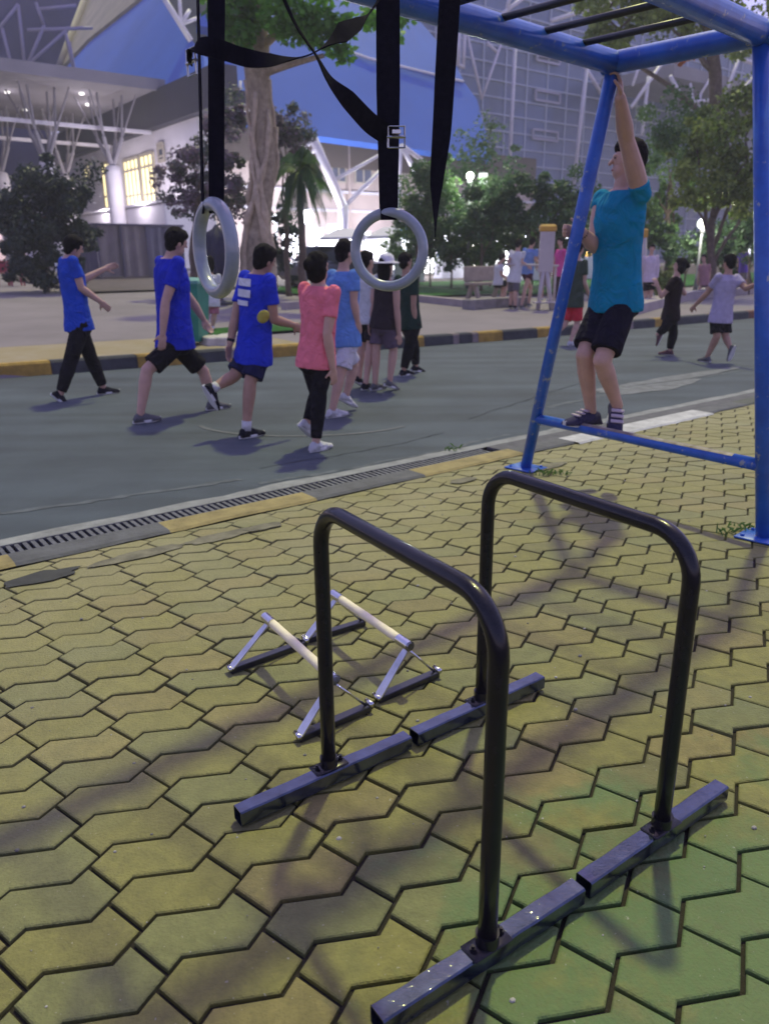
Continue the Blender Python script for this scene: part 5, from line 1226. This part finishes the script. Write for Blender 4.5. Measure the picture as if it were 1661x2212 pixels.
# stall boxed in with a dark tarpaulin
q0 = ST(11.2, 33.8); q0.z = terr(q0)
root = thing('covered_stall', 'closed stall boxed in brownish and dark tarpaulin below the lit windows', 'stall', q0 + E1 * 1.7)
m_t1 = mk('tarp_brown', (.15, .12, .14), .8, var=.2, scale=1.6, bump=.5, bscale=5); m_t2 = mk('tarp_dark', (.06, .05, .10), .75, var=.25, scale=1.4, bump=.5, bscale=5)
def tarp(mb, A, B, z0, z1, n=14):
    out = (B - A).cross(UP).normalized(); rows = []
    for zf in (0, .33, .66, 1):
        rows.append([lerp(A, B, i / n) + UP * lerp(z0, z1, zf) + out * (.05 * math.sin(i * 1.9) * (1 - zf * .7) + .02 * math.sin(i * 4.1)) for i in range(n + 1)])
    mb.grid(rows, closed=False, cap=False)
cA, cB, cC, cD = q0, q0 + E1 * 2.1, q0 + E1 * 3.7 , q0 + E2 * 2.6
hh = 2.15
mb = MB(); tarp(mb, cA, cB, .12, hh); mb.build('tarp_front', m_t1, root, smooth=True)
mb = MB(); tarp(mb, cB + E2 * -.03, cC + E2 * -.03, .06, hh - .03); mb.build('tarp_flap', m_t2, root, smooth=True)
for a_s, b_s in ((cA + E2 * 2.4, cA), (cC, cC + E2 * 2.4)):
    mb = MB(); tarp(mb, a_s, b_s, .08, hh); mb.build('tarp_side', m_t2, root, smooth=True)
mb = MB(); mb.box(q0 + E1 * 1.85 + E2 * 1.2 + UP * (hh + .03), E1 * 1.95, E2 * 1.3, UP * .04); mb.build('top_sheet', m_t2, root)
mb = MB(); mb.box(q0 + E1 * 1.85 + E2 * 1.2 + UP * .05, E1 * 1.9, E2 * 1.25, UP * .045); mb.build('plinth', mk('dark_plinth', (.05, .02, .03), .8), root)
for k in (0, 1.0, 2.1, 3.7):
    mb = MB(); mb.bar(q0 + E1 * k - E2 * .04, q0 + E1 * k - E2 * .04 + UP * hh, .06); mb.build('pole', m_t2, root)

# folded dark parasol seen through the edge-on ring
b = AT(478, 640, 21.5); b.z = terr(b); root = thing('folded_parasol', 'folded dark parasol on a pale pole, seen through the edge-on ring', 'parasol', b)
H_ = 1.9
mb = MB(); rows = []
for h, r in ((H_ + .12, .02), (H_, .10), (H_ - .15, .34), (H_ - .5, .40), (H_ - .9, .36), (H_ - 1.25, .27), (H_ - 1.3, .1)):
    rows.append([b + UP * h + Vector((math.cos(a), math.sin(a), 0)) * r * (1 + .16 * math.cos(a * 8)) for a in [2 * math.pi * i / 48 for i in range(48)]])
mb.grid(rows); mb.build('canopy', mk('parasol_cloth', (.022, .02, .05), .75, var=.3, scale=5), root, smooth=True)
mb = MB(); mb.tube([b + UP * .04, b + UP * (H_ + .2)], .03, 10); mb.build('pole', m_steelw, root, smooth=True)
mb = MB(); mb.lathe(b, [(.30, 0), (.30, .06), (.06, .1), (.05, .25)], 18); mb.build('base', mk('cast_base', (.08, .08, .09), .8), root, auto=40)

# red plastic chairs stacked at the left edge
m_red = mk('red_plastic', (.30, .03, .07), .45, var=.15)
for i, (x, y, lab) in enumerate(((8, 585, 'red plastic chair at the left edge beside the dark bush'), (36, 583, 'red plastic chair tucked against the dark bush'))):
    b = AT(x, y + 20, 29); b.z = terr(b); root = thing('plastic_chair', lab, 'chair', b, 'red plastic chairs')
    mb = MB(); mb.box(b + UP * .43, E1 * .21, E2 * .21, UP * .02, bev=.012); mb.build('seat', m_red, root)
    mb = MB(); mb.box(b + UP * .66 + E2 * .2, E1 * .21, E2 * .02, UP * .2, bev=.012); mb.build('backrest', m_red, root)
    for u in (-1, 1):
        for v in (-1, 1):
            mb = MB(); mb.bar(b + E1 * (.21 * u) + E2 * (.21 * v), b + E1 * (.18 * u) + E2 * (.18 * v) + UP * .42, .045); mb.build('leg', m_red, root)

# stone bench
b = TE(1050, 646); root = thing('stone_bench', 'pale stone bench on splayed legs at the end of the lawn', 'bench', b)
m_bs = mk('bench_stone', (.36, .30, .25), .8, var=.15, scale=5, bump=.3)
px2 = b.y / FX
mb = MB(); mb.box(b + UP * .46, E1 * .75, E2 * .21, UP * .045, bev=.02); mb.build('seat', m_bs, root)
mb = MB(); mb.box(b + UP * .74 + E2 * .2, E1 * .75, E2 * .045, UP * .22, bev=.02); mb.build('backrest', m_bs, root)
for u in (-1, 1):
    mb = MB()
    for v in (-1, 1): mb.bar(b + E1 * (.55 * u) + E2 * (.24 * v), b + E1 * (.55 * u) + E2 * (.06 * v) + UP * .44, .09, .12)
    mb.build('leg', m_bs, root)

# exercise machine: panel post with yellow cap, two legs, handle bar
b = TE(1174, 669); Ym = b.y
root = thing('exercise_machine', 'outdoor exercise machine with yellow capped panel, two legs and a handle bar', 'exercise machine', b)
m_mach = mk('machine_grey', (.50, .44, .44), .5, var=.1, scale=4); m_ycap = mk('yellow_cap', (.55, .30, .03), .5)
xr = Vector((1, 0, 0))
for x0, x1 in ((1161, 1173), (1190, 1181)):
    mb = MB(); p, q = AT(x0, 669, Ym), AT(x1, 585, Ym); p.z = terr(p); mb.tube([p, q], .055, 10); mb.build('leg', m_mach, root, smooth=True)
p, q = AT(1183, 498, Ym), AT(1177, 590, Ym)
mb = MB(); mb.box((p + q) / 2, xr * .185, VW * .05, (p - q) / 2, bev=.03); mb.build('panel', m_mach, root)
mb = MB(); mb.box(p + UP * .05, xr * .215, VW * .07, UP * .10, bev=.05); mb.build('cap', m_ycap, root)
mb = MB(); p, q = AT(1092, 571, Ym + .1), AT(1206, 574, Ym + .1); mb.tube([p, q], .028, 10); mb.build('handle_bar', m_mach, root, smooth=True)
for x in (1120, 1200):
    mb = MB(); p = AT(x, 574, Ym + .15); mb.tube([Vector((p.x, p.y, terr(p))), p], .03, 8); mb.build('upright', m_mach, root, smooth=True)
mb = MB(); p = AT(1176, 655, Ym); p.z = terr(p) + .18; mb.box(p, xr * .3, VW * .14, UP * .02, bev=.01); mb.build('foot_plate', m_mach, root)
b = AT(1389, 650, 22.5); b.z = terr(b)
root = thing('exercise_post', 'second exercise post with a small yellow cap, right of the teal shirt', 'exercise machine', b)
mb = MB(); p = AT(1392, 510, 22.5); mb.tube([b, p], .06, 10); mb.build('post', m_mach, root, smooth=True)
mb = MB(); mb.box(p + UP * .07, xr * .07, VW * .07, UP * .12, bev=.03); mb.build('cap', m_ycap, root)
mb = MB(); mb.tube([lerp(b, p, .6) - xr * .3 - VW * .2, lerp(b, p, .62), lerp(b, p, .6) + xr * .3 - VW * .2], .025, 8); mb.build('handle_bar', m_mach, root)

# street lamps, lit
m_globe = mk('lamp_glow', (.9, .9, .9), .4, emit=(.93, 1, .86), estr=4)
m_cool = mk('lamp_glow_cool', (.9, .9, .9), .4, emit=(.88, .92, 1), estr=14)
m_pole = mk('lamp_pole', (.16, .17, .18), .5, var=.1)
def street_lamp(label, x, y, Y, m_, r, watts, colr):
    p = AT(x, y, Y); b = Vector((p.x, p.y, 0)); b.z = terr(b); root = thing('street_lamp', label, 'street lamp', b, 'lit lamps in the park')
    mb = MB(); mb.tube([b, b + UP * .5, p - UP * (r + .12)], [.09, .055, .04], 10); mb.build('pole', m_pole, root, smooth=True)
    mb = MB(); mb.lathe(p, [(.05, -r - .14), (.09, -r - .1), (.10, -r - .02), (.06, -r + .02)], 12); mb.build('collar', m_pole, root, auto=40)
    mb = MB(); mb.ell(p, Vector((r, 0, 0)), Vector((0, r, 0)), UP * r, 16, 10); mb.build('globe', m_, root, smooth=True)
    lamp('street_lamp_light', p - Vector((0, r + .25, 0)), watts, colr, .2)
street_lamp('park lamp with a greenish white globe between the hanging strap and the glass wall', 1015, 380, 29.0, m_globe, .13, 110, (.9, 1, .8))
street_lamp('cool bright lamp right of the fig trunk', 596, 472, 38.0, m_cool, .20, 260, (.85, .9, 1))
street_lamp('brightest cool lamp at the foot of the palm', 664, 468, 39.0, m_cool, .30, 420, (.88, .92, 1))
street_lamp('lamp glowing by the bare brown trunk near the right post', 1517, 483, 28.5, m_globe, .17, 110, (1, .95, .8))
b = AT(1043, 470, 30.5); p = AT(1043, 395, 30.5); b.z = terr(b)
root = thing('light_box', 'small white light box sign on a pole beside the globe lamp', 'light box', b)
mb = MB(); mb.tube([b, p - UP * .3], .04, 8); mb.build('pole', m_pole, root)
mb = MB(); mb.box(p, xr * .16, VW * .06, UP * .33, bev=.02); mb.build('case', mk('box_glow', (.8, .8, .8), .5, emit=(.9, .95, .95), estr=.55), root)

# food kiosks with lit counters
m_kio = mk('kiosk_white', (.66, .64, .70), .6, var=.08, scale=2); m_kiob = mk('kiosk_blue', (.02, .15, .55), .5, emit=(.03, .22, .85), estr=.35)
m_klit = mk('kiosk_glow', (.9, .9, .9), .5, emit=(.95, .97, 1), estr=2.6); m_kwarm = mk('kiosk_glow_warm', (.9, .9, .9), .5, emit=(1, .93, .72), estr=2.2)
def kiosk(label, x0, x1, yt, Y, m_glow, sign=False, roof=m_kio):
    a, c = AT(x0, 560, Y), AT(x1, 560, Y); w_ = (c - a).length / 2; mid = (a + c) / 2; mid.z = terr(mid); ztop = AT(x0, yt, Y).z
    root = thing('food_kiosk', label, 'kiosk', mid, 'lit food kiosks by the hall'); h = ztop - mid.z
    d = E1; n = E2; w_ *= .9
    mb = MB(); mb.box(mid + UP * .5 - n * .9, d * w_, n * .3, UP * .5, bev=.03); mb.build('counter', m_kio, root)
    mb = MB(); mb.box(mid + UP * (h * .5 + .1) + n * .9, d * w_ * .96, n * .05, UP * (h * .5 - .15)); mb.build('back_panel', m_glow, root)
    mb = MB(); mb.loft([(mid + UP * (h - .22), d * w_ * 1.62, n * 1.9), (mid + UP * (h - .12), d * w_ * 1.62, n * 1.9), (mid + UP * (h + .25), d * w_ * .5, n * .5)], 4); mb.build('roof', roof, root)
    for u in (-1, 1):
        for v in (-1, 1): mb = MB(); mb.tube([mid + d * (w_ * .97 * u) + n * (1.05 * v), mid + d * (w_ * .97 * u) + n * (1.05 * v) + UP * (h - .15)], .045, 8); mb.build('post', m_steelw, root)
    for k in range(3):
        mb = MB(); mb.box(mid + d * (w_ * .55 * (k - 1)) - n * .7 + UP * 1.12, d * .16, n * .12, UP * .12, bev=.03); mb.build('tray', (m_kiob, m_kio, m_ycap)[k], root)
    if sign: mb = MB(); mb.box(mid - n * 1.42 + UP * (h + .1), d * w_ * .8, n * .05, UP * .26, bev=.02); mb.build('sign_board', m_kiob, root)
    lamp('kiosk_light', mid + UP * (h - .5) - n * .2, 180, (.92, .95, 1), .25)
kiosk('white lit food kiosk behind the pink tee runner', 702, 792, 508, 36, m_klit)
kiosk('white food kiosk under a bright blue sign seen inside the front-facing ring', 800, 892, 505, 34, m_kio, True)
kiosk('glowing kiosk half hidden by shrubs right of the front-facing ring', 905, 985, 500, 38, m_klit)
kiosk('warm lit kiosk behind shrubs left of the seated white shirt', 1010, 1075, 505, 40, m_kwarm)
kiosk('bright kiosk behind shrubs and the white tee at the machine', 1085, 1165, 500, 37, m_klit)
kiosk('pale lit kiosk behind shrubs left of the gripping hand', 1190, 1270, 495, 39, m_klit)
kiosk('pale kiosk behind the runner in lilac', 1600, 1680, 500, 36, m_kio)
# parked car in front of the kiosks
def car(label, x, y, Y, c):
    b = AT(x, y, Y); b.z = terr(b); root = thing('parked_car', label, 'car', b); d = E1; n = E2
    mp = mk('car_paint', c, .3, var=.05, coat=.6); gl = mk('car_glass', (.02, .025, .035), .1)
    mb = MB(); rows = []
    for x_, z0, z1, w in ((-2.1, .45, .75, .70), (-1.9, .3, .88, .80), (-1.0, .25, .93, .85), (.2, .25, .95, .86), (1.2, .25, .92, .85), (2.0, .32, .80, .78), (2.15, .45, .66, .66)):
        rows.append([b + d * x_ + n * (w * k) + UP * z for k, z in ((-1, z0), (1, z0), (1, lerp(z0, z1, .7)), (.85, z1), (-.85, z1), (-1, lerp(z0, z1, .7)))])
    mb.grid(rows); mb.build('body', mp, root, auto=35)
    mb = MB(); mb.loft([(b + UP * .92 - d * .15, d * 1.75, n * 1.1), (b + UP * 1.38 - d * .2, d * 1.15, n * .9)], 4); cb_ = mb.build('cabin_glass', gl, root)
    mb = MB(); mb.box(b + UP * 1.41 - d * .2, d * .82, n * .64, UP * .03, bev=.02); mb.build('roof', mp, root)
    for u in (-1.3, 1.3):
        for v in (-.78, .78):
            mb = MB(); mb.tube([b + d * u + n * (v - .1) + UP * .32, b + d * u + n * (v + .1) + UP * .32], .32, 18); wh = mb.build('wheel', m_rubber, root, auto=40)
            mb = MB(); mb.tube([b + d * u + n * (v - .11) + UP * .32, b + d * u + n * (v + .11) + UP * .32], .19, 14); mb.build('rim', m_bolt, wh, auto=40)
    for v in (-.55, .55):
        mb = MB(); mb.box(b + d * 2.12 + n * v + UP * .66, d * .06, n * .14, UP * .07, bev=.02); mb.build('headlight', m_klit, root)
car('dark parked car behind the pale blue tee runner', 728, 590, 30, (.05, .05, .075))
# lamps under the entrance canopy and on the front of the hall light the pale walls
for s_, t_ in ((16.5, TC + 3), (13, TC + 5), (17.8, TC + 6)): lamp('canopy_light', ST(s_, t_, 10.3), 12, (.95, .88, 1), .3)
for x in (612, 690, 860): 
    p = ONT(x, 478, T0 - 1.2); lamp('shopfront_light', p, 560, (.85, .88, 1), .4)

for t_ in (45.5, 52): lamp('wall_fill_light', ST(S0 - 2.6, t_, 5.2), 260, (.98, .92, 1), .4)  # added fill lights that brighten the white side wall, no fitting there

# thin evening haze over the whole site
hz = MB(); hz.box(Vector((0, 60, 23)), Vector((190, 0, 0)), Vector((0, 170, 0)), UP * 26)
hm = bpy.data.materials.new('haze_air'); hm.use_nodes = True; hn = hm.node_tree
hn.nodes.remove(hn.nodes['Principled BSDF']); pv = hn.nodes.new('ShaderNodeVolumePrincipled'); pv.inputs['Density'].default_value = .0021; pv.inputs['Color'].default_value = (.86, .86, .95, 1); pv.inputs['Anisotropy'].default_value = .2
hn.links.new(pv.outputs[0], hn.nodes['Material Output'].inputs['Volume'])
ho_ = hz.build('haze', hm); ho_['kind'] = 'stuff'; ho_['label'] = 'thin pale evening haze over the whole place'; ho_['category'] = 'haze'
scene.cycles.volume_bounces = 0

# grit lodged in the joints and small weeds along the gutter and the frame feet
rnd = random.Random(31); mb = MB()
for _ in range(420):
    p = ST(rnd.uniform(-1.5, 7), rnd.uniform(.6, 4.0), .001); r = rnd.choice((.0022, .003, .003, .0045, .007)) * rnd.uniform(.7, 1.2)
    if p.y < .9: continue
    mb.ell(p, Vector((r, r * .3, 0)), Vector((-r * .2, r * .8, 0)), UP * r * .6, 6, 4, (rnd.uniform(.35, 1),) * 3)
o = mb.build('grit', mk('grit_stone', (.42, .40, .36), .9, attr='tone', var=.3, scale=40)); tag(o, 'fine pale grit scattered over the yellow pavers', 'grit', kind='stuff')
mb = MB()
for x, y, n, sp in ((968, 975, 9, .06), (990, 970, 7, .05), (1180, 1024, 20, .08), (1215, 1026, 14, .08), (1570, 1152, 14, .07), (1610, 1142, 16, .07)):
    for _ in range(n):
        p = G(x, y) + Vector((rnd.gauss(0, sp * .6), rnd.gauss(0, sp * .4), .0)); h = rnd.uniform(.02, .06); a = rnd.uniform(0, 6.28); d = Vector((math.cos(a), math.sin(a), 0)); w = Vector((-d.y, d.x, 0)) * .004
        mb.face([p - w, p + w, p + d * h * .5 + UP * h * .7 + w * .8, p + d * h + UP * h * .8, p + d * h * .5 + UP * h * .7 - w * .8], (rnd.random(), 0, 0))
o = mb.build('weeds', LM); tag(o, 'small weeds along the gutter and round the blue frame feet', 'weeds', kind='stuff')
